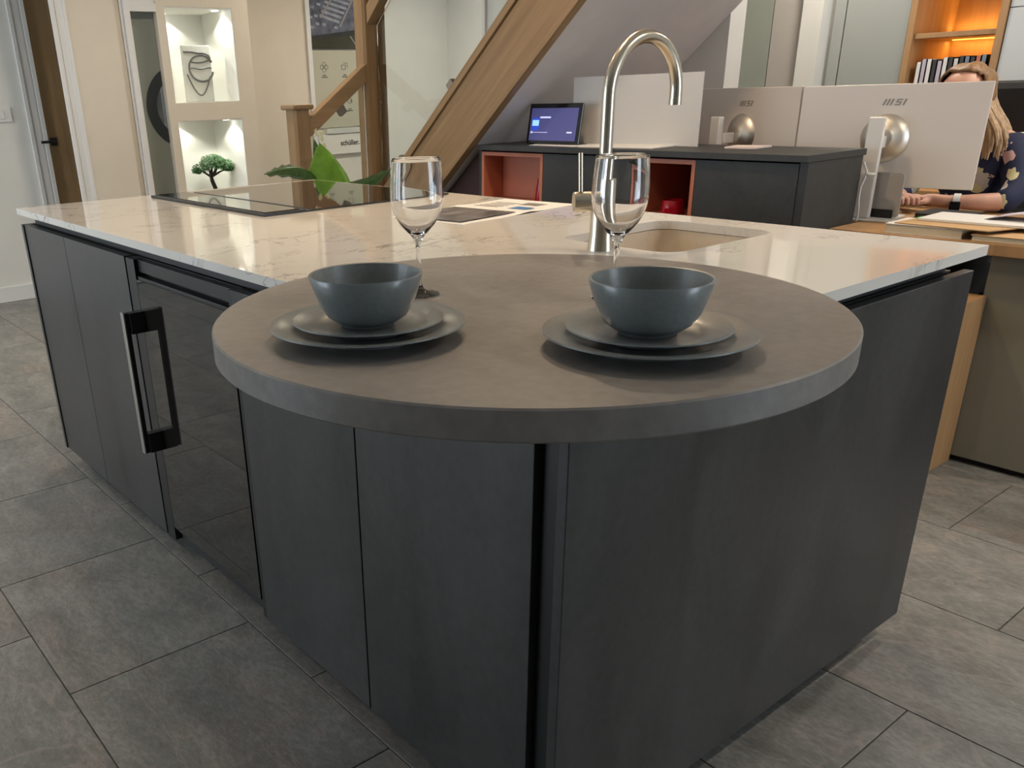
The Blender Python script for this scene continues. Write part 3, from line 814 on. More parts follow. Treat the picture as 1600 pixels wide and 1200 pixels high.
# lower handrail (runs in x) and its glass
def sloped(name, p0, p1, w_, h_, mat, par=st, bev=.004):
    p0 = Vector(p0)-L; p1 = Vector(p1)-L
    d = (p1-p0); side = Vector((0,0,1)).cross(d).normalized()*w_/2
    bm = bmesh.new()
    up_ = Vector((0,0,h_/2))
    a = [bm.verts.new(p0+s*side+u*up_) for s, u in ((-1,-1),(1,-1),(1,1),(-1,1))]
    b = [bm.verts.new(p1+s*side+u*up_) for s, u in ((-1,-1),(1,-1),(1,1),(-1,1))]
    bm.faces.new(a[::-1]); bm.faces.new(b)
    for i in range(4): bm.faces.new((a[i],a[(i+1)%4],b[(i+1)%4],b[i]))
    return finish(name, bm, mat, par, bevel=bev)
sloped('handrail', (1.659,3.32,1.085), (2.021,3.32,1.335), .055, .085, 'oak_x')
sloped('handrail', (2.068,3.298,1.60), (2.068,2.23,1.60+SL*1.068), .055, .085, 'oak_slope')
bm = bmesh.new(); prism(bm, [(1.662-L.x,.42),(2.020-L.x,.66),(2.020-L.x,1.288),(1.662-L.x,1.041)], [], 3.315-L.y, 3.323-L.y, 'Y'); finish('glass_panel', bm, 'pane', st)
yz('glass_panel', [(3.27,zl(3.27)+TH+.012),(2.30,zl(2.30)+TH+.012),(2.30,1.552+SL*.97),(3.27,1.552)], 2.084, 2.092, 'pane')
def clip(x, y, z, ang, axis):
    bm = bmesh.new()
    m = Matrix.Translation(Vector((x,y,z))-L) @ Matrix.Rotation(ang, 4, axis)
    bx(bm, -.016,.016, -.022,.022, -.024,.024, mtx=m) if axis == 'X' else bx(bm, -.022,.022, -.016,.016, -.024,.024, mtx=m)
    finish('glass_clip', bm, 'bronze', st, bevel=.003)
clip(1.87, 3.319, 1.165, R(-34), 'Y')
for y_ in (2.69, 3.10): clip(2.088, y_, zl(y_)+TH+.022, R(-40), 'X')

# ------------------------------------------------------------------ niche column
nc = empty('display_column', (1.98, 5.2, 0)); L = nc.location
tag(nc, 'white display column with two lit niches against the back wall', 'column')
X0, X1, Y0, Y1 = 1.662, 2.298, 5.0, 5.50
NX0, NX1 = 1.716, 2.180
NZ = [(.52, 1.112), (1.221, 1.775)]
bm = bmesh.new()
prism(bm, [(X0-L.x,0.0005),(X1-L.x,0.0005),(X1-L.x,ZC-.001),(X0-L.x,ZC-.001)], [[(NX0-L.x,a),(NX0-L.x,b),(NX1-L.x,b),(NX1-L.x,a)] for a, b in NZ], Y0-L.y, Y1-L.y, 'Y')
finish('shell', bm, 'wall', nc)
for a, b in NZ:
    bm = bmesh.new()
    t = .004; y1 = Y1-.06
    bx(bm, NX0-L.x, NX1-L.x, y1-L.y, y1+.01-L.y, a, b)
    bx(bm, NX0-L.x, NX0+t-L.x, Y0+.003-L.y, y1-L.y, a, b); bx(bm, NX1-t-L.x, NX1-L.x, Y0+.003-L.y, y1-L.y, a, b)
    bx(bm, NX0+t-L.x, NX1-t-L.x, Y0+.003-L.y, y1-L.y, a, a+t); bx(bm, NX0+t-L.x, NX1-t-L.x, Y0+.003-L.y, y1-L.y, b-t, b)
    finish('niche_lining', bm, 'niche', nc)
    for lx, ly in ((NX0+.15, Y0+.385), (NX1-.06, Y0+.12)):
        bm = bmesh.new(); lathe(bm, [(0,0),(.022,0),(.022,.003),(0,.003)], 20, c=(lx-L.x, ly-L.y, b-t-.0035)); finish('spot_lamp', bm, 'lamp_white', nc)
        ld = bpy.data.lights.new('spot_light', 'SPOT'); ld.energy = 6.0; ld.color = (1,.98,.84); ld.spot_size = R(125); ld.spot_blend = .25; ld.shadow_soft_size = .012
        lo = bpy.data.objects.new('spot_light', ld); COL.objects.link(lo); lo.parent = nc; lo.location = (lx-L.x, ly-L.y, b-t-.008)
# ornament in the upper niche
orn = empty('glass_ornament', (1.99, 5.21, 1.2255)); tag(orn, 'flat frosted glass ornament with dark swirling lines in the upper niche', 'ornament')
bm = bmesh.new(); bx(bm, -.098, .098, -.02, .02, 0, .345); finish('slab', bm, 'ornament', orn, bevel=.006)
def swirl(f, n, r):
    bm = bmesh.new(); tube(bm, [f(i/n) for i in range(n+1)], r, 6); finish('swirl', bm, 'swirl', orn, smooth=True)
swirl(lambda t: (-.095+.19*t, -.0215, .305+.02*math.sin(t*2.6)-.05*t), 20, .006)
swirl(lambda t: (.02+.085*math.cos(R(20+330*t)), -.0215, .215+.075*math.sin(R(20+330*t))-.02*t), 30, .007)
swirl(lambda t: (-.07+.165*t, -.0215, .205+.004*math.sin(9*t)), 14, .004)
swirl(lambda t: (-.085+.165*t, -.0215, .17-.14*math.sin(t*2.9)+.02*t), 24, .0045)
swirl(lambda t: (.0+.09*math.cos(R(80-200*t)), -.0215, .27+.03*math.sin(R(80-200*t))), 20, .005)
# bonsai
bs = empty('bonsai_tree', (2.02, 5.20, .5245)); tag(bs, 'small green bonsai tree with dark trunk in the lower niche', 'bonsai')
bm = bmesh.new(); lathe(bm, [(0,0),(.05,0),(.062,.05),(.064,.055),(.056,.055),(.052,.04),(0,.04)], 28); finish('pot', bm, 'pot', bs, smooth=True)
bm = bmesh.new()
tube(bm, [(0,0,.041),(.006,0,.09),(.0,0,.14),(-.018,0,.19),(-.022,.0,.225),(-.01,0,.27)], [.022,.017,.015,.014,.012,.008], 10)
for e in ((-.11,.01,.27),(.11,-.02,.265),(.06,.05,.31),(-.06,-.05,.30),(.02,-.06,.30)):
    tube(bm, [(-.02,0,.215),((e[0]-.02)*.5,e[1]*.5,.245),e], [.009,.006,.003], 7)
finish('trunk', bm, 'bark', bs, smooth=True)
bm = bmesh.new()
rnd = random.Random(3)
pads = [(-.095,0,.275,.062,.036),(.10,-.01,.285,.060,.042),(0,0,.320,.085,.045),(.045,.05,.315,.07,.04),(-.05,-.05,.305,.07,.04),(.03,-.055,.30,.065,.04),(.13,.01,.262,.035,.022),(-.125,.0,.262,.035,.022)]
for (cx,cy,cz,rx,rz) in pads:
    for i in range(int(900*rx/.085)):
        while True:
            p = Vector((rnd.uniform(-1,1), rnd.uniform(-1,1), rnd.uniform(-1,1)))
            if .35 < p.length < 1: break
        q = Vector((cx+p.x*rx, cy+p.y*rx, cz+p.z*rz))
        a = Vector((rnd.gauss(0,1),rnd.gauss(0,1),rnd.gauss(0,1))).normalized(); b = a.orthogonal().normalized()
        s_ = rnd.uniform(.004,.0085)
        bm.faces.new([bm.verts.new(q+a*s_), bm.verts.new(q+b*s_*.5), bm.verts.new(q-a*s_), bm.verts.new(q-b*s_*.5)])
fo = finish('foliage', bm, 'bonsai_leaf', bs); fo['kind'] = 'stuff'
# light switch
sw = empty('light_switch', (.80, YW1-.0005, 1.19)); tag(sw, 'white light switch plate on the wall left of the oak door', 'switch')
bm = bmesh.new(); bx(bm, -.075,.075, -.009,0, -.045,.045); p_ = finish('plate', bm, 'white_plastic', sw, bevel=.003)
bm = bmesh.new(); bx(bm, -.03,.03, -.013,-.0092, -.025,.025); finish('rocker', bm, 'white_plastic', sw, bevel=.002)

# ------------------------------------------------------------------ posters on the back wall
ap = empty('aerial_poster', (3.45, 5.697, 1.575)); tag(ap, 'wall poster with an aerial photograph of factory halls above the sage poster', 'poster')
bm = bmesh.new(); bx(bm, -.298,.42, -.012,0, 0,.60); finish('backing', bm, 'aer_dark', ap)
def aq(name, pts, mat, lay=1):
    y = -.0122-.0005*lay
    quad_obj(name, [(p[0]-3.45, y, p[1]-1.575) for p in pts], mat, ap, .0004)
aq('field_print', [(3.16,1.58),(3.80,1.58),(3.80,1.685),(3.16,1.635)], 'aer_field', 1)
aq('road_print', [(3.565,1.665),(3.575,1.668),(3.64,1.585),(3.628,1.585)], 'aer_road', 2)
aq('town_print', [(3.16,1.66),(3.80,1.73),(3.80,2.17),(3.16,2.17)], 'aer_town', 1)
for i in range(7):
    o0 = i*.032
    aq('roof_print', [(3.29+o0*.55,1.80+o0),(3.47+o0*.75,1.755+o0),(3.478+o0*.75,1.772+o0),(3.296+o0*.55,1.818+o0)], 'aer_roof', 2)
aq('road_print', [(3.47,1.735),(3.486,1.732),(3.66,1.99),(3.64,1.99)], 'aer_road', 3)
aq('road_print', [(3.29,1.795),(3.305,1.79),(3.44,1.95),(3.425,1.955)], 'aer_road', 3)
for i, (x_, z_) in enumerate(((3.20,1.72),(3.25,1.745),(3.31,1.74),(3.19,1.79),(3.24,1.80),(3.42,1.72),(3.21,1.86),(3.27,1.88))):
    aq('house_print', [(x_,z_),(x_+.032,z_-.006),(x_+.036,z_+.012),(x_+.004,z_+.018)], 'aer_roof', 3)
sp = empty('icon_poster', (3.45, 5.697, .93)); tag(sp, 'sage green wall poster with small line icons behind the stair glass', 'poster')
bm = bmesh.new(); bx(bm, -.245,.42, -.010,0, .066,.635); finish('backing', bm, 'poster', sp)
def ico(x_, z_, kind):
    bm = bmesh.new()
    if kind == 0:
        for dx, dz in ((-.02,0),(.02,0),(0,.02),(0,-.02)):
            lathe(bm, [(.015,0),(.0175,0),(.0175,.0006),(.015,.0006)], 20, c=(dx,dz,0), closed=True)
    elif kind == 1:
        bx(bm, -.03,.01, -.02,-.017, 0,.0006); bx(bm, -.03,-.027, -.02,.015, 0,.0006); bx(bm, -.03,.01, .012,.015, 0,.0006); bx(bm, .007,.01, -.02,.015, 0,.0006)
        bx(bm, -.012,.028, .027,.03, 0,.0006); bx(bm, .025,.028, -.005,.03, 0,.0006)
    else:
        lathe(bm, [(.017,0),(.020,0),(.020,.0006),(.017,.0006)], 20, closed=True); bx(bm, -.003,.03, -.003,.0, 0,.0006); bx(bm, .02,.023, -.018,.02, 0,.0006)
    o = finish('icon', bm, 'ink', sp); o.location = (x_-3.45, -.0106, z_-.93); o.rotation_euler = (R(90),0,0)
    bm = bmesh.new(); bx(bm, -.014,.014, -.001,0, 0,.006); bx(bm, -.028,.028, -.001,0, -.014,-.008); o2 = finish('caption_line', bm, 'ink', sp); o2.location = (x_-3.45, -.0106, z_-.93-.062)
ico(3.305, 1.444, 0); ico(3.50, 1.444, 1); ico(3.53, 1.19, 2)
sg = empty('logo_sign', (3.43, 5.697, .79)); tag(sg, 'white wall sign with black lettering below the sage poster', 'sign')
bm = bmesh.new(); bx(bm, -.225,.33, -.022,0, 0,.155); finish('board', bm, 'paper', sg, bevel=.002)
text_obj('lettering', 'sch\u00fcller.', .056, 'ink', sg, (.075, -.0228, .082), (R(90),0,0), .0006, bold=.0012)
bm = bmesh.new(); bx(bm, -.15,.33, -.03,0, .158,.20); finish('ledge', bm, 'white_lac', sg, bevel=.002)

# ------------------------------------------------------------------ plant behind the island
pl = empty('potted_plant', (1.42, 2.86, 0)); tag(pl, 'large-leaved green plant standing behind the hob end of the island', 'plant')
bm = bmesh.new(); lathe(bm, [(0,.0005),(.13,.0005),(.17,.30),(.175,.32),(.155,.32),(.15,.27),(0,.27)], 36); finish('pot', bm, 'pot', pl, smooth=True)
def leaf(base, tip, width, up, mat, droop=0.0, cup=.15, wave=.0, nn=14):
    base, tip, up = Vector(base), Vector(tip), Vector(up).normalized()
    d = tip-base; t = d.normalized(); side = t.cross(up).normalized(); nrm = side.cross(t).normalized()
    bm = bmesh.new(); rows = []
    for i in range(nn+1):
        s_ = i/nn
        w_ = width*(math.sin(math.pi*min(1, s_**.62*.97+.03))**.8)*(1-.1*s_)
        c = base + d*s_ + nrm*(math.sin(math.pi*s_)*droop)
        row = []
        for j in range(-4,5):
            u_ = j/4
            row.append(bm.verts.new(c + side*u_*w_ + nrm*(cup*w_*(abs(u_)**1.3) + wave*math.sin(s_*40+u_)*abs(u_))))
        rows.append(row)
    for a, b in zip(rows, rows[1:]):
        for j in range(8): bm.faces.new((a[j],a[j+1],b[j+1],b[j]))
    o = finish('leaf', bm, mat, pl, smooth=True, angle=80)
    so = o.modifiers.new('thickness','SOLIDIFY'); so.thickness = .0012
    bm = bmesh.new(); tube(bm, [base + d*s_ + nrm*(math.sin(math.pi*s_)*droop-.0004) for s_ in [k/8 for k in range(9)]], [.0028*(1-k/9)+.0006 for k in range(9)], 6)
    for k in range(1, 7):
        s_ = k/8
        w_ = width*(math.sin(math.pi*min(1, s_**.62*.97+.03))**.8)*(1-.1*s_)
        for q_ in (-1, 1):
            p0_ = base+d*s_+nrm*(math.sin(math.pi*s_)*droop-.0002); p1_ = base+d*min(1,s_+.10)+side*q_*w_*.72+nrm*(math.sin(math.pi*min(1,s_+.1))*droop+cup*w_*.6)
            tube(bm, [p0_, p1_], [.0012,.0006], 5)
    finish('midrib', bm, 'vein', o, smooth=True)
    return o
PL = Vector((1.42,2.86,0))
def W(x,y,z): return Vector((x,y,z))-PL
leaf(W(1.438,2.78,.755), W(1.408,2.81,1.042), .105, (-.50,-.86,.05), 'leaf', .006, .06, .002)
leaf(W(1.44,2.85,.88), W(1.11,2.80,.930), .075, (-.2,-.5,.9), 'leaf_dark', .045, -.35, .006)
leaf(W(1.50,2.86,.84), W(1.83,2.84,.905), .06, (.2,-.4,.9), 'leaf_dark', -.03, -.25, .004)
leaf(W(1.47,2.90,.88), W(1.455,2.93,1.055), .028, (-.5,-.8,.1), 'leaf_dark', .005, .2, 0)
leaf(W(1.42,2.95,.72), W(1.35,3.15,.80), .08, (-.3,.3,.9), 'leaf_dark', .02, -.2, .003)
bm = bmesh.new()
for e in ((1.438,2.78,.755),(1.44,2.85,.88),(1.50,2.86,.84),(1.47,2.90,.88),(1.42,2.95,.72)):
    e = W(*e); tube(bm, [(e.x*.3,e.y*.3,.265),(e.x*.5,e.y*.5,.265+(e.z-.265)*.5),e], [.008,.006,.004], 8)
finish('stems', bm, 'vein', pl, smooth=True)
# small cream flower sprig beside the newel post
fl = empty('flower_sprig', (1.66, 3.08, 0)); tag(fl, 'thin sprig of cream blossom in front of the stair glass', 'flower')
bm = bmesh.new(); lathe(bm, [(0,.0005),(.05,.0005),(.06,.22),(.045,.40),(.04,.40),(.05,.22),(0,.02)], 24); finish('vase', bm, 'pot', fl, smooth=True)
bm = bmesh.new(); tube(bm, [(0,0,.03),(-.02,0,.5),(-.065,.02,1.02)], .003, 6); finish('stem', bm, 'vein', fl)
rnd = random.Random(5)
for i in range(7):
    bm = bmesh.new(); cpos = (-.06+rnd.uniform(-.03,.03), .02+rnd.uniform(-.02,.02), 1.035+rnd.uniform(-.04,.05))
    for k in range(5):
        a = k*1.2566; ca, sa = math.cos(a), math.sin(a)
        q = [Vector((0,0,0)), Vector((ca*.008-sa*.004,-.002,sa*.008+ca*.004)), Vector((ca*.014,-.004,sa*.014)), Vector((ca*.008+sa*.004,-.002,sa*.008-ca*.004))]
        bm.faces.new([bm.verts.new(p) for p in q])
    o = finish('blossom', bm, 'petal_cream', fl); o.location = cpos
    so = o.modifiers.new('thickness','SOLIDIFY'); so.thickness = .001

# ------------------------------------------------------------------ desk area
dk = empty('office_desk', (2.7, 0, 0)); tag(dk, 'office desk with wood-edged top and olive-grey front panel', 'desk')
ZD = .745
part('desktop', (2.30, 3.08, -1.1, .893, ZD-.036, ZD), 'box_wood', dk, .002)
part('front_panel', (2.362, 2.385, -1.1, .385, .022, ZD-.0365), 'desk_panel', dk, .001)
part('base_strip', (2.385, 2.40, -1.1, .385, .0005, .0215), 'black_matte', dk)
part('leg_panel', (2.40, 3.04, -1.08, -1.05, .0005, ZD-.0365), 'desk_panel', dk)
part('leg_panel', (2.40, 3.04, .84, .87, .0005, ZD-.0365), 'desk_panel', dk)
d2 = empty('office_desk', (2.8, 1.6, 0)); tag(d2, 'second desk top hidden behind the black sideboard, carrying the left monitor', 'desk')
part('desktop', (2.51, 3.08, .897, 2.6, ZD-.036, ZD), 'box_wood', d2, .002)
for y_ in (.95, 2.55): part('leg_panel', (2.53, 3.04, y_, y_+.03, .0005, ZD-.0365), 'desk_panel', d2)
cr_ = empty('wooden_box', (2.27, .6, 0)); tag(cr_, 'raw pine box standing on end between island and olive desk panel', 'box')
part('side_board', (2.185, 2.358, .372, .392, .0005, .575), 'box_wood', cr_, .002)
part('side_board', (2.185, 2.358, .80, .82, .0005, .575), 'box_wood', cr_, .002)
part('top_board', (2.185, 2.358, .3922, .7998, .555, .575), 'box_wood', cr_, .002)
part('front_board', (2.185, 2.203, .3922, .7998, .0005, .5548), 'box_wood', cr_, .001)

def monitor(p_left, p_right, zb, zdesk, label, col_off=.0, colz=1.10):
    a, b = Vector(p_left), Vector(p_right)
    d = b-a; w_ = d.length; ang = math.atan2(d.y, d.x); mid = (a+b)/2
    t = empty('monitor', (mid.x, mid.y, zdesk), ang); tag(t, label, 'monitor', 'monitors on the desks')
    h_ = .353; z0 = zb-zdesk
    def mb(name, bb, mat, par=t, bev=0):
        bm = bmesh.new(); bx(bm, *bb); return finish(name, bm, mat, par, bevel=bev)
    sh = mb('back_shell', (-w_/2, w_/2, 0, .012, z0, z0+h_), 'mon_shell', t, .003)
    mb('screen', (-w_/2+.003, w_/2-.003, .0121, .016, z0+.003, z0+h_-.003), 'screen_black', t)
    zc = z0+h_*.485
    bm = bmesh.new(); lathe(bm, [(0,.034),(.026,.034),(.036,.030),(.040,.026),(.060,.020),(.080,.006),(.083,0),(0,0)], 56); o = finish('dish', bm, 'dish', t, smooth=True, angle=30)
    o.rotation_euler = (R(90),0,0); o.location = (0,-.0002,zc)
    mb('arm', (-.02+col_off*.5, .02+col_off*.5, -.0855, -.0345, zc-.03, zc+.01), 'white_plastic', t, .003)
    cl = mb('column', (-.027+col_off, .027+col_off, -.112, -.086, .0085, colz-zdesk), 'white_plastic', t, .004)
    mb('base_plate', (-.09+col_off, .11+col_off, -.14, .05, .0005, .008), 'white_plastic', t, .002)
    # raised logo strokes
    k = .030; x = -.036
    def stroke(x0, x1, z_0, z_1, sh_=.30):
        bm = bmesh.new()
        v = [(x0+z_0*sh_*k,z_0*k),(x1+z_0*sh_*k,z_0*k),(x1+z_1*sh_*k,z_1*k),(x0+z_1*sh_*k,z_1*k)]
        prism(bm, v, [], -.0012, -.0001, 'Y'); return bm
    bm = bmesh.new()
    def add(x0, x1, a_, b_):
        v = [(x0+a_*.4*k,a_*k),(x1+a_*.4*k,a_*k),(x1+b_*.4*k,b_*k),(x0+b_*.4*k,b_*k)]
        prism(bm, v, [], -.0012, -.0001, 'Y')
    for q in range(3): add(-.036+.012*q, -.0305+.012*q, 0, .7)
    add(.004,.022,.0,.12); add(.0175,.022,.1201,.29); add(.004,.022,.2901,.41); add(.004,.0085,.4101,.58); add(.004,.022,.5801,.7)
    add(.030,.0355,0,.7)
    lg = finish('logo', bm, 'logo', t); lg.location = (.01, 0, z0+h_*.80)
    return t
monR = monitor((2.60,1.230), (2.715,.617), .853, ZD, 'large white monitor seen from behind with silver dish, nearest the seated person', -.006, 1.10)
monL = monitor((2.785,1.835), (2.605,1.240), .855, ZD, 'white monitor seen from behind on the left, half hidden by the black sideboard', -.035, 1.10)
# power cable on the right monitor
bm = bmesh.new()
bp_ = Vector((2.50,.885,0))
tube(bm, [(2.478,.895,.955),(2.480,.890,.940),(2.482,.882,.925),(2.480,.884,.90),(2.477,.892,.87),(2.478,.893,.83),(2.484,.890,.79),(2.490,.892,.765),(2.487,.8935,.7495)], .0035, 8)
tube(bm, [(2.482,.880,.915),(2.486,.868,.912),(2.492,.855,.912)], .006, 8)
tag(finish('power_cable', bm, 'white_plastic', smooth=True), 'white cable tied around the column of the right monitor', 'cable')
# upright grey tablet computer between the stand and the right monitor
lp = empty('tablet_computer', (2.605, .88, ZD+.0082), R(-90)); tag(lp, 'grey tablet computer standing upright below the right monitor', 'tablet')
bm = bmesh.new(); prism(bm, rrect(-.078,.078,.004,.158,.012), [], -.004, .004, 'Y'); finish('shell', bm, plain('tablet_grey', (.36,.35,.34), .4), lp)
bm = bmesh.new(); bx(bm, -.06,.06, -.012,-.0042, .0005,.03); finish('stand', bm, 'black_matte', lp, bevel=.002)
# desk clutter
tray = tag(prism_obj('document_tray', rrect(2.72,2.88,.62,.80,.02), [], ZD+.0005, ZD+.018, 'Z', 'black_matte'), 'flat black tray on the desk behind the monitor stand', 'tray')
sheet('green_card', [(2.55,.60),(2.53,.72),(2.62,.73),(2.66,.61)], ZD+.0005, 'green_card', 'bright green card on the desk beside the monitor foot', 'card', .022)
def book(name, corners, z0, h_, cover, label, cat='book'):
    cx = sum(p[0] for p in corners)/4; cy = sum(p[1] for p in corners)/4
    t = empty(name, (cx,cy,z0)); tag(t, label, cat)
    pts = [Vector((p[0]-cx,p[1]-cy)) for p in corners]
    bm = bmesh.new(); prism(bm, [p*.975 for p in pts], [], .0022, h_-.0022, 'Z'); finish('pages', bm, 'pages', t)
    for a_, b_ in ((0,.002),(h_-.002,h_)):
        bm = bmesh.new(); prism(bm, pts, [], a_, b_, 'Z'); finish('cover', bm, cover, t)
    return t
book('book', [(2.325,.47),(2.325,.715),(2.50,.72),(2.50,.48)], ZD+.0005, .030, 'paper', 'thick white-covered book lying under the brown folder')
book('notebook', [(2.31,.10),(2.31,.44),(2.52,.46),(2.52,.10)], ZD+.0005, .020, 'envelope', 'stack of yellowish notebooks on the right front of the desk', 'notebook')
fd = sheet('brown_folder', [(2.315,.395),(2.335,.69),(2.58,.67),(2.58,.30)], ZD+.0315, 'envelope', 'brown card folder lying on top of the white book', 'folder', .003)
sheet('paper_sheet', [(2.42,.25),(2.42,.655),(2.62,.66),(2.62,.22)], ZD+.0355, 'paper', 'loose white papers on the brown folder', 'paper', .007)
bm = bmesh.new()
rows = []
for i in range(9):
    s_ = i/8
    rows.append([bm.verts.new((2.50+.16*j/4, .16+.32*s_, ZD+.0445+.028*math.sin(math.pi*s_)*(1-.2*j/4))) for j in range(5)])
for a_, b_ in zip(rows, rows[1:]):
    for j in range(4): bm.faces.new((a_[j],a_[j+1],b_[j+1],b_[j]))
o = finish('lilac_sheet', bm, 'lilac', smooth=True); o.modifiers.new('thickness','SOLIDIFY').thickness = .001
tag(o, 'curled pale lilac sheet on the papers at the desk edge', 'paper')

# ------------------------------------------------------------------ person at the desk
def skin_mesh(name, verts, edges, mat, parent, sub=2, root=0):
    me = bpy.data.meshes.new(name)
    me.from_pydata([v[:3] for v in verts], edges, [])
    o = bpy.data.objects.new(name, me); COL.objects.link(o); o.parent = parent
    me.materials.append(M[mat])
    sk = o.modifiers.new('skin', 'SKIN'); sk.use_smooth_shade = True
    if not me.skin_vertices: 
        me.attributes.new('skin', 'FLOAT_VECTOR', 'POINT')
    for i, v in enumerate(verts):
        sv = me.skin_vertices[0].data[i]
        r_ = v[3]
        sv.radius = r_ if isinstance(r_, tuple) else (r_, r_)
        sv.use_root = (i == root)
    ss = o.modifiers.new('smooth', 'SUBSURF'); ss.levels = sub; ss.render_levels = sub
    return o
PX, PY = 3.20, .80
pn = empty('person', (PX, PY, 0)); tag(pn, 'seated person in a navy floral blouse with a white watch strap, behind the right monitor', 'person')
def pv(x, y, z, r_): return (x-PX, y-PY, z, r_)
body = [pv(3.32,.80,.52,(.13,.16)), pv(3.30,.80,.68,(.11,.14)), pv(3.24,.80,.86,(.115,.155)), pv(3.20,.80,.975,(.085,.11)), pv(3.16,.83,1.035,.05), pv(3.13,.87,1.10,.064), pv(3.115,.875,1.165,.108), pv(3.125,.875,1.205,.092),
  # left arm (towards the camera side): shoulder, elbow, wrist
  pv(3.18,.665,.955,.055), pv(3.12,.61,.85,.046), pv(3.04,.605,.785,.040), pv(2.97,.685,.785,.033), pv(2.935,.765,.785,.024), pv(2.925,.80,.786,.026),
  # right arm
  pv(3.18,.94,.955,.055), pv(3.12,1.0,.85,.046), pv(3.02,1.0,.79,.040), pv(2.95,.965,.785,.028), pv(2.92,.92,.785,.025),
  # legs
  pv(3.26,.70,.50,.085), pv(2.98,.68,.50,.070), pv(2.86,.68,.47,.058), pv(2.88,.68,.25,.045), pv(2.90,.68,.09,.035), pv(2.80,.68,.045,.034),
  pv(3.26,.90,.50,.085), pv(2.98,.92,.50,.070), pv(2.86,.92,.47,.058), pv(2.88,.92,.25,.045), pv(2.90,.92,.09,.035), pv(2.80,.92,.045,.034)]
ed = [(0,1),(1,2),(2,3),(3,4),(4,5),(5,6),(6,7),(3,8),(8,9),(9,10),(10,11),(11,12),(12,13),(3,14),(14,15),(15,16),(16,17),(17,18),(0,19),(19,20),(20,21),(21,22),(22,23),(23,24),(0,25),(25,26),(26,27),(27,28),(28,29),(29,30)]
# hands: palms and five fingers each, curled
def hand(base_i, pos, fwd, side):
    pos, fwd, side = Vector(pos), Vector(fwd).normalized(), Vector(side).normalized()
    up_ = Vector((0,0,1))
    n0 = len(body)
    body.append(pv(*(pos+fwd*.045+up_*.004), (.024,.016))); ed.append((base_i, n0))
    for k, (off, ln) in enumerate(((-.027,.060),(-.009,.070),(.009,.066),(.026,.052))):
        r0 = pos+fwd*.075+side*off+up_*.008
        i0 = len(body)
        body.append(pv(*r0, .0085)); ed.append((n0, i0))
        body.append(pv(*(r0+fwd*ln*.5+up_*.004), .0080)); ed.append((i0, i0+1))
        body.append(pv(*(r0+fwd*ln*.72-up_*.020), .0070)); ed.append((i0+1, i0+2))
    i0 = len(body)
    body.append(pv(*(pos+fwd*.035-side*.034-up_*.004), .010)); ed.append((n0, i0))
    body.append(pv(*(pos+fwd*.070-side*.046-up_*.014), .0085)); ed.append((i0, i0+1))
hand(13, (2.922,.805,.787), (-.05,1,0), (1,.05,0))
hand(18, (2.92,.92,.787), (-.75,-.45,0), (.45,-.75,0))
skin_mesh('body', body, ed, 'skin', pn)
# blouse over the torso and arms down to the mid fore-arm
bl = [pv(3.32,.80,.53,(.14,.17)), pv(3.30,.80,.68,(.122,.152)), pv(3.24,.80,.86,(.125,.165)), pv(3.20,.80,.995,(.10,.128)),
  pv(3.18,.675,.968,.076), pv(3.12,.61,.85,.058), pv(3.04,.603,.787,.052), pv(3.005,.645,.785,.046),
  pv(3.18,.94,.955,.066), pv(3.12,1.0,.85,.058), pv(3.02,1.0,.79,.052), pv(2.98,.98,.787,.044)]
blouse = skin_mesh('blouse', bl, [(0,1),(1,2),(2,3),(3,4),(4,5),(5,6),(6,7),(3,8),(8,9),(9,10),(10,11)], 'floral', pn)
tr = [pv(3.31,.80,.51,(.15,.17)), pv(3.22,.70,.50,.098), pv(2.98,.68,.50,.082), pv(2.86,.68,.46,.070), pv(2.88,.68,.25,.058), pv(2.90,.68,.10,.052),
  pv(3.22,.90,.50,.098), pv(2.98,.92,.50,.082), pv(2.86,.92,.46,.070), pv(2.88,.92,.25,.058), pv(2.90,.92,.10,.052)]
skin_mesh('trousers', tr, [(0,1),(1,2),(2,3),(3,4),(4,5),(0,6),(6,7),(7,8),(8,9),(9,10)], 'trousers', pn)
# face features
bm = bmesh.new()
for s_ in (-1,1):
    lathe(bm, [(0,-.011),(.008,-.008),(.011,0),(.008,.008),(0,.011)], 16, c=(3.044-PX, .875+s_*.03-PY, 1.155))
finish('eyes', bm, 'paper', pn, smooth=True)
bm = bmesh.new(); tube(bm, [(3.050-PX,.875-PY,1.16),(3.028-PX,.875-PY,1.128),(3.050-PX,.875-PY,1.120)], [.008,.013,.009], 10); finish('nose', bm, 'skin', pn, smooth=True)
bm = bmesh.new(); tube(bm, [(3.064-PX,.855-PY,1.095),(3.050-PX,.875-PY,1.094),(3.064-PX,.895-PY,1.095)], [.004,.007,.004], 8); finish('mouth', bm, plain('lips', (.45,.14,.12), .5), pn, smooth=True)
bm = bmesh.new(); bmesh.ops.create_uvsphere(bm, u_segments=28, v_segments=18, radius=1)
for v in bm.verts: v.co = Vector((3.128-PX+v.co.x*.090, .875-PY+v.co.y*.082, 1.160+v.co.z*.094))
finish('face', bm, 'skin', pn, smooth=True, angle=180)
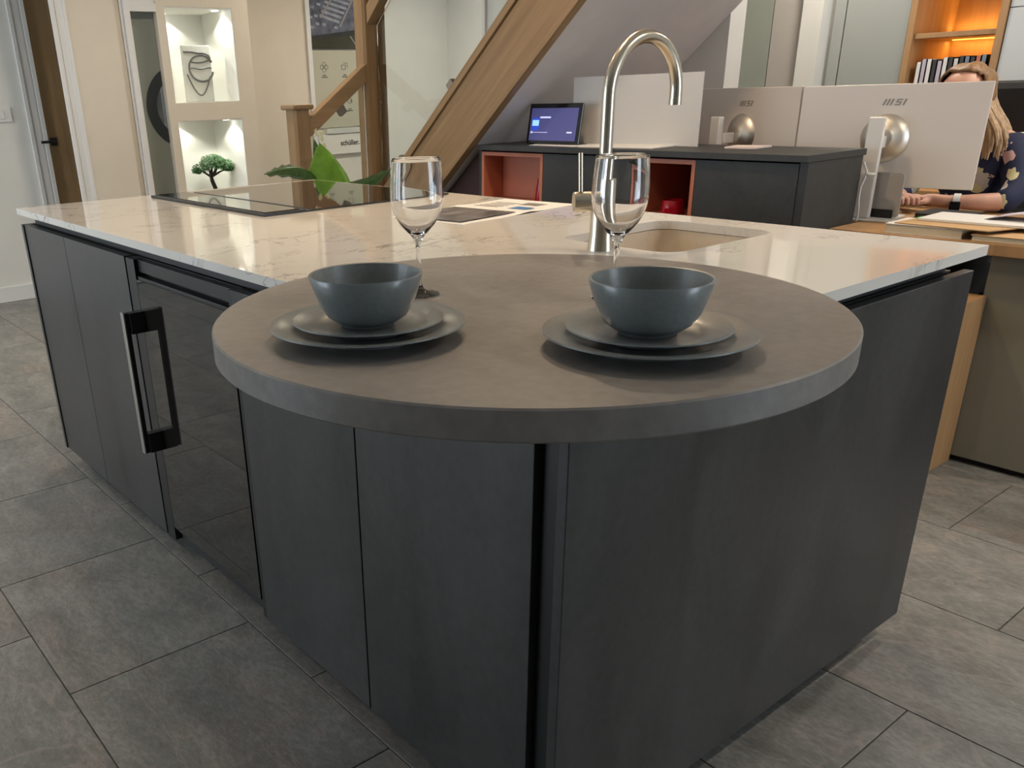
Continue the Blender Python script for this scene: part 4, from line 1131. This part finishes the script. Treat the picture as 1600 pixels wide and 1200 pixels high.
# hair: cap and long locks over the shoulders
bm = bmesh.new()
bmesh.ops.create_uvsphere(bm, u_segments=32, v_segments=20, radius=1)
for v in bm.verts:
    x, y, z = v.co
    r_ = 1+.04*math.sin(9*y+4*z)
    v.co = Vector((3.145-PX+x*.098*r_, .875-PY+y*.098*r_, 1.165+z*.100*r_))
geom = [f for f in bm.faces if (f.calc_center_median().x < 3.095-PX and f.calc_center_median().z < 1.236)]
bmesh.ops.delete(bm, geom=geom, context='FACES')
hr = finish('hair', bm, 'hair', pn, smooth=True, angle=80); hr.modifiers.new('thickness','SOLIDIFY').thickness = -.008
rnd = random.Random(11)
for s_ in (-1, 1):
    bm = bmesh.new()
    for i in range(46):
        a = rnd.random()
        x0 = 3.09+.11*a; x1 = 3.05+.14*a+rnd.uniform(-.01,.01); y1 = .845+s_*rnd.uniform(.095,.165)
        pa, pb, pc3, pd = Vector((x0-PX,.875+s_*.080-PY,1.18)), Vector((x0-PX,.875+s_*.088-PY,1.08)), Vector((x1-PX,y1-PY,1.06)), Vector((x1-.012-PX,y1+s_*rnd.uniform(-.01,.012)-PY,.94+rnd.uniform(-.02,.04)))
        pts = [pa*(1-t)**3+pb*3*t*(1-t)**2+pc3*3*t*t*(1-t)+pd*t**3 for t in [k/7 for k in range(8)]]
        tube(bm, pts, [.007,.009,.010,.010,.010,.009,.007,.002], 6)
    finish('hair_lock', bm, 'hair_blonde', pn, smooth=True)
# watch on the left wrist
bm = bmesh.new(); ax = Vector((-.28,.96,0)).normalized()
wc_ = Vector((2.944-PX,.748-PY,.785))
tube(bm, [wc_-ax*.011, wc_+ax*.011], .0305, 24); wt_ = finish('watch_strap', bm, 'white_plastic', pn, smooth=True)
bm = bmesh.new(); bx(bm, -.016,.016, -.018,.018, 0,.009, mtx=Matrix.Translation(wc_+Vector((-.029,-.008,-.012))) @ Matrix.Rotation(R(16),4,'Z') @ Matrix.Rotation(R(-90),4,'Y')); finish('watch_case', bm, 'screen_black', wt_, bevel=.003)
# office chair
ch = empty('office_chair', (3.45, .72, 0)); tag(ch, 'black high-backed office chair behind the seated person', 'chair'); L = ch.location
bm = bmesh.new(); lathe(bm, [(0,.10),(.03,.10),(.03,.309),(0,.309)], 16); finish('gas_lift', bm, 'black_matte', ch, smooth=True)
for k in range(5):
    a = 2*math.pi*k/5+.3
    bm = bmesh.new(); tube(bm, [(0,0,.11),(.28*math.cos(a),.28*math.sin(a),.07)], [.022,.014], 8); o = finish('leg', bm, 'black_matte', ch, smooth=True)
    bm = bmesh.new(); tube(bm, [(.28*math.cos(a)-.02*math.sin(a),.28*math.sin(a)+.02*math.cos(a),.031),(.28*math.cos(a)+.02*math.sin(a),.28*math.sin(a)-.02*math.cos(a),.031)], .03, 12); finish('castor', bm, 'black_matte', o, smooth=True)
part('seat', (3.13, 3.60, .46, .98, .31, .365), 'chair_black', ch, .02)
bm = bmesh.new()
rows = []
for i in range(13):
    s_ = i/12; z = .50+.46*s_
    hw = .24*(1-.12*(2*s_-1)**2)
    rows.append([Vector((3.50+.05*math.sin(s_*3)-.0+.03*(1-(j/4)**2)-L.x, .72+hw*j/4-L.y, z)) for j in range(-4,5)])
vr = [[bm.verts.new(p) for p in r_] for r_ in rows]
for a_, b_ in zip(vr, vr[1:]):
    for j in range(8): bm.faces.new((a_[j],a_[j+1],b_[j+1],b_[j]))
o = finish('backrest', bm, 'chair_grey', ch, smooth=True, angle=80); m_ = o.modifiers.new('thickness','SOLIDIFY'); m_.thickness = .05
part('headrest', (3.45, 3.53, .44, .99, .975, 1.20), 'chair_black', ch, .03)
for y_ in (.43, .985):
    bm = bmesh.new(); tube(bm, [(3.42-L.x,y_-L.y,.44),(3.42-L.x,y_-L.y,.62),(3.36-L.x,y_-L.y,.64),(3.20-L.x,y_-L.y,.64)], .018, 8); finish('armrest', bm, 'black_matte', ch, smooth=True)

# ------------------------------------------------------------------ tall cupboards along the right wall
def tall(name, y0, y1, x0, mat, label, cat='cupboard', gap=None, z1=2.4):
    t = empty(name, (x0+.3, (y0+y1)/2, 0)); tag(t, label, cat)
    part('carcass', (x0+.021, 4.58, y0, y1, .0005, z1), 'white_lac', t)
    z0 = .05
    for zz in (gap or []) + [z1]:
        part('door', (x0, x0+.0205, y0+.001, y1-.001, z0, zz-.002), mat, t, .001); z0 = zz+.002
    return t
tall('tall_cupboard', .50, 1.098, 3.98, 'white_lac', 'tall white cupboard with a horizontal door split right of the bookcase', gap=[1.494])
tall('tall_cupboard', -.12, .498, 3.98, 'white_lac', 'tall white cupboard at the far right edge behind the office chair', gap=[1.494])
tall('tall_cupboard', 1.527, 1.842, 3.98, 'grey_lac', 'tall grey cupboard directly left of the lit bookcase')
tall('tall_cupboard', 1.846, 1.905, 3.98, 'grey_lac', 'narrow grey filler cupboard between white pier and wide grey door')
struct(box('wall_pillar', (3.90, 4.58, 1.925, 2.035, 0, ZC), 'wall_white'))
tall('tall_cupboard', 2.04, 2.27, 4.02, plain('beige_lacquer', (.44,.41,.385), .4), 'tall pale beige cupboard left of the white pier')
tall('tall_cupboard', 2.274, 2.455, 4.02, plain('sage_lacquer', (.30,.325,.285), .4), 'tall sage green cupboard beside the beige one')
struct(box('wall_stub', (4.02, 4.58, 2.459, 3.4, 0, ZC), 'wall_white'))
# bookcase
bc = empty('bookcase', (4.2, 1.31, 0)); L = bc.location
tag(bc, 'open oak bookcase with amber shelf lighting between grey and white cupboards', 'bookcase')
part('side', (3.97, 4.40, 1.493, 1.523, .0005, 2.4), 'box_wood', bc, .001)
part('side', (3.97, 4.40, 1.102, 1.132, .0005, 2.4), 'box_wood', bc, .001)
part('back', (4.40, 4.42, 1.102, 1.523, .0005, 2.4), 'box_wood', bc)
for z_ in (.3, .68, 1.04, 1.392, 1.80, 2.2):
    sh_ = part('shelf', (3.985, 4.385, 1.1325, 1.4925, z_, z_+.022), 'box_wood', bc, .001)
    for dz_ in (-.005, .0225):
        if z_ < 1.0: continue
        bm = bmesh.new(); bx(bm, 4.386-L.x, 4.396-L.x, 1.14-L.y, 1.485-L.y, z_+dz_, z_+dz_+.004); finish('led_strip', bm, 'led_amber', sh_)
        ld = bpy.data.lights.new('led_light', 'AREA'); ld.shape = 'RECTANGLE'; ld.size = .34; ld.size_y = .02; ld.energy = .7; ld.color = (1,.50,.12)
        lo = bpy.data.objects.new('led_light', ld); COL.objects.link(lo); lo.parent = sh_
        lo.location = (4.36-L.x, 1.31-L.y, z_-.008 if dz_ < 0 else z_+.030); lo.rotation_euler = (0 if dz_ < 0 else R(180), 0, R(90))
rnd = random.Random(21)
cols = [('paper','white'),('lilac','pale lilac'),('paper','off-white'),('ink','black'),('lilac','greyish lilac'),('paper','cream-white'),('ink','dark'),('white_lac','light grey'),('ink','black'),('screen_black','glossy black'),('ink','charcoal'),('copper','dark red'),('screen_black','jet black')]
y_ = 1.462
orden = ['first','second','third','fourth','fifth','sixth','seventh','eighth','ninth','tenth','eleventh','twelfth','thirteenth']
for i, (c_, nm) in enumerate(cols):
    w_ = .0225; h_ = .235+rnd.uniform(-.012,.012) if i < 8 else .245+rnd.uniform(-.006,.006)
    t = empty('book', (4.08, y_-w_/2, 1.0625)); tag(t, '%s book spine on the lit shelf, %s from the left' % (nm, orden[i]), 'book', 'books on the lit shelf')
    bm = bmesh.new(); bx(bm, -.08,.09, -w_/2+.003,w_/2-.003, .003,h_-.003); finish('pages', bm, 'pages', t)
    bm = bmesh.new(); bx(bm, -.085,.092, -w_/2,-w_/2+.0028, 0.0005,h_); bx(bm, -.085,.092, w_/2-.0028,w_/2, 0.0005,h_); bx(bm, -.085,-.0805, -w_/2,w_/2, 0.0005,h_); finish('cover', bm, c_, t)
    y_ -= w_+.0012
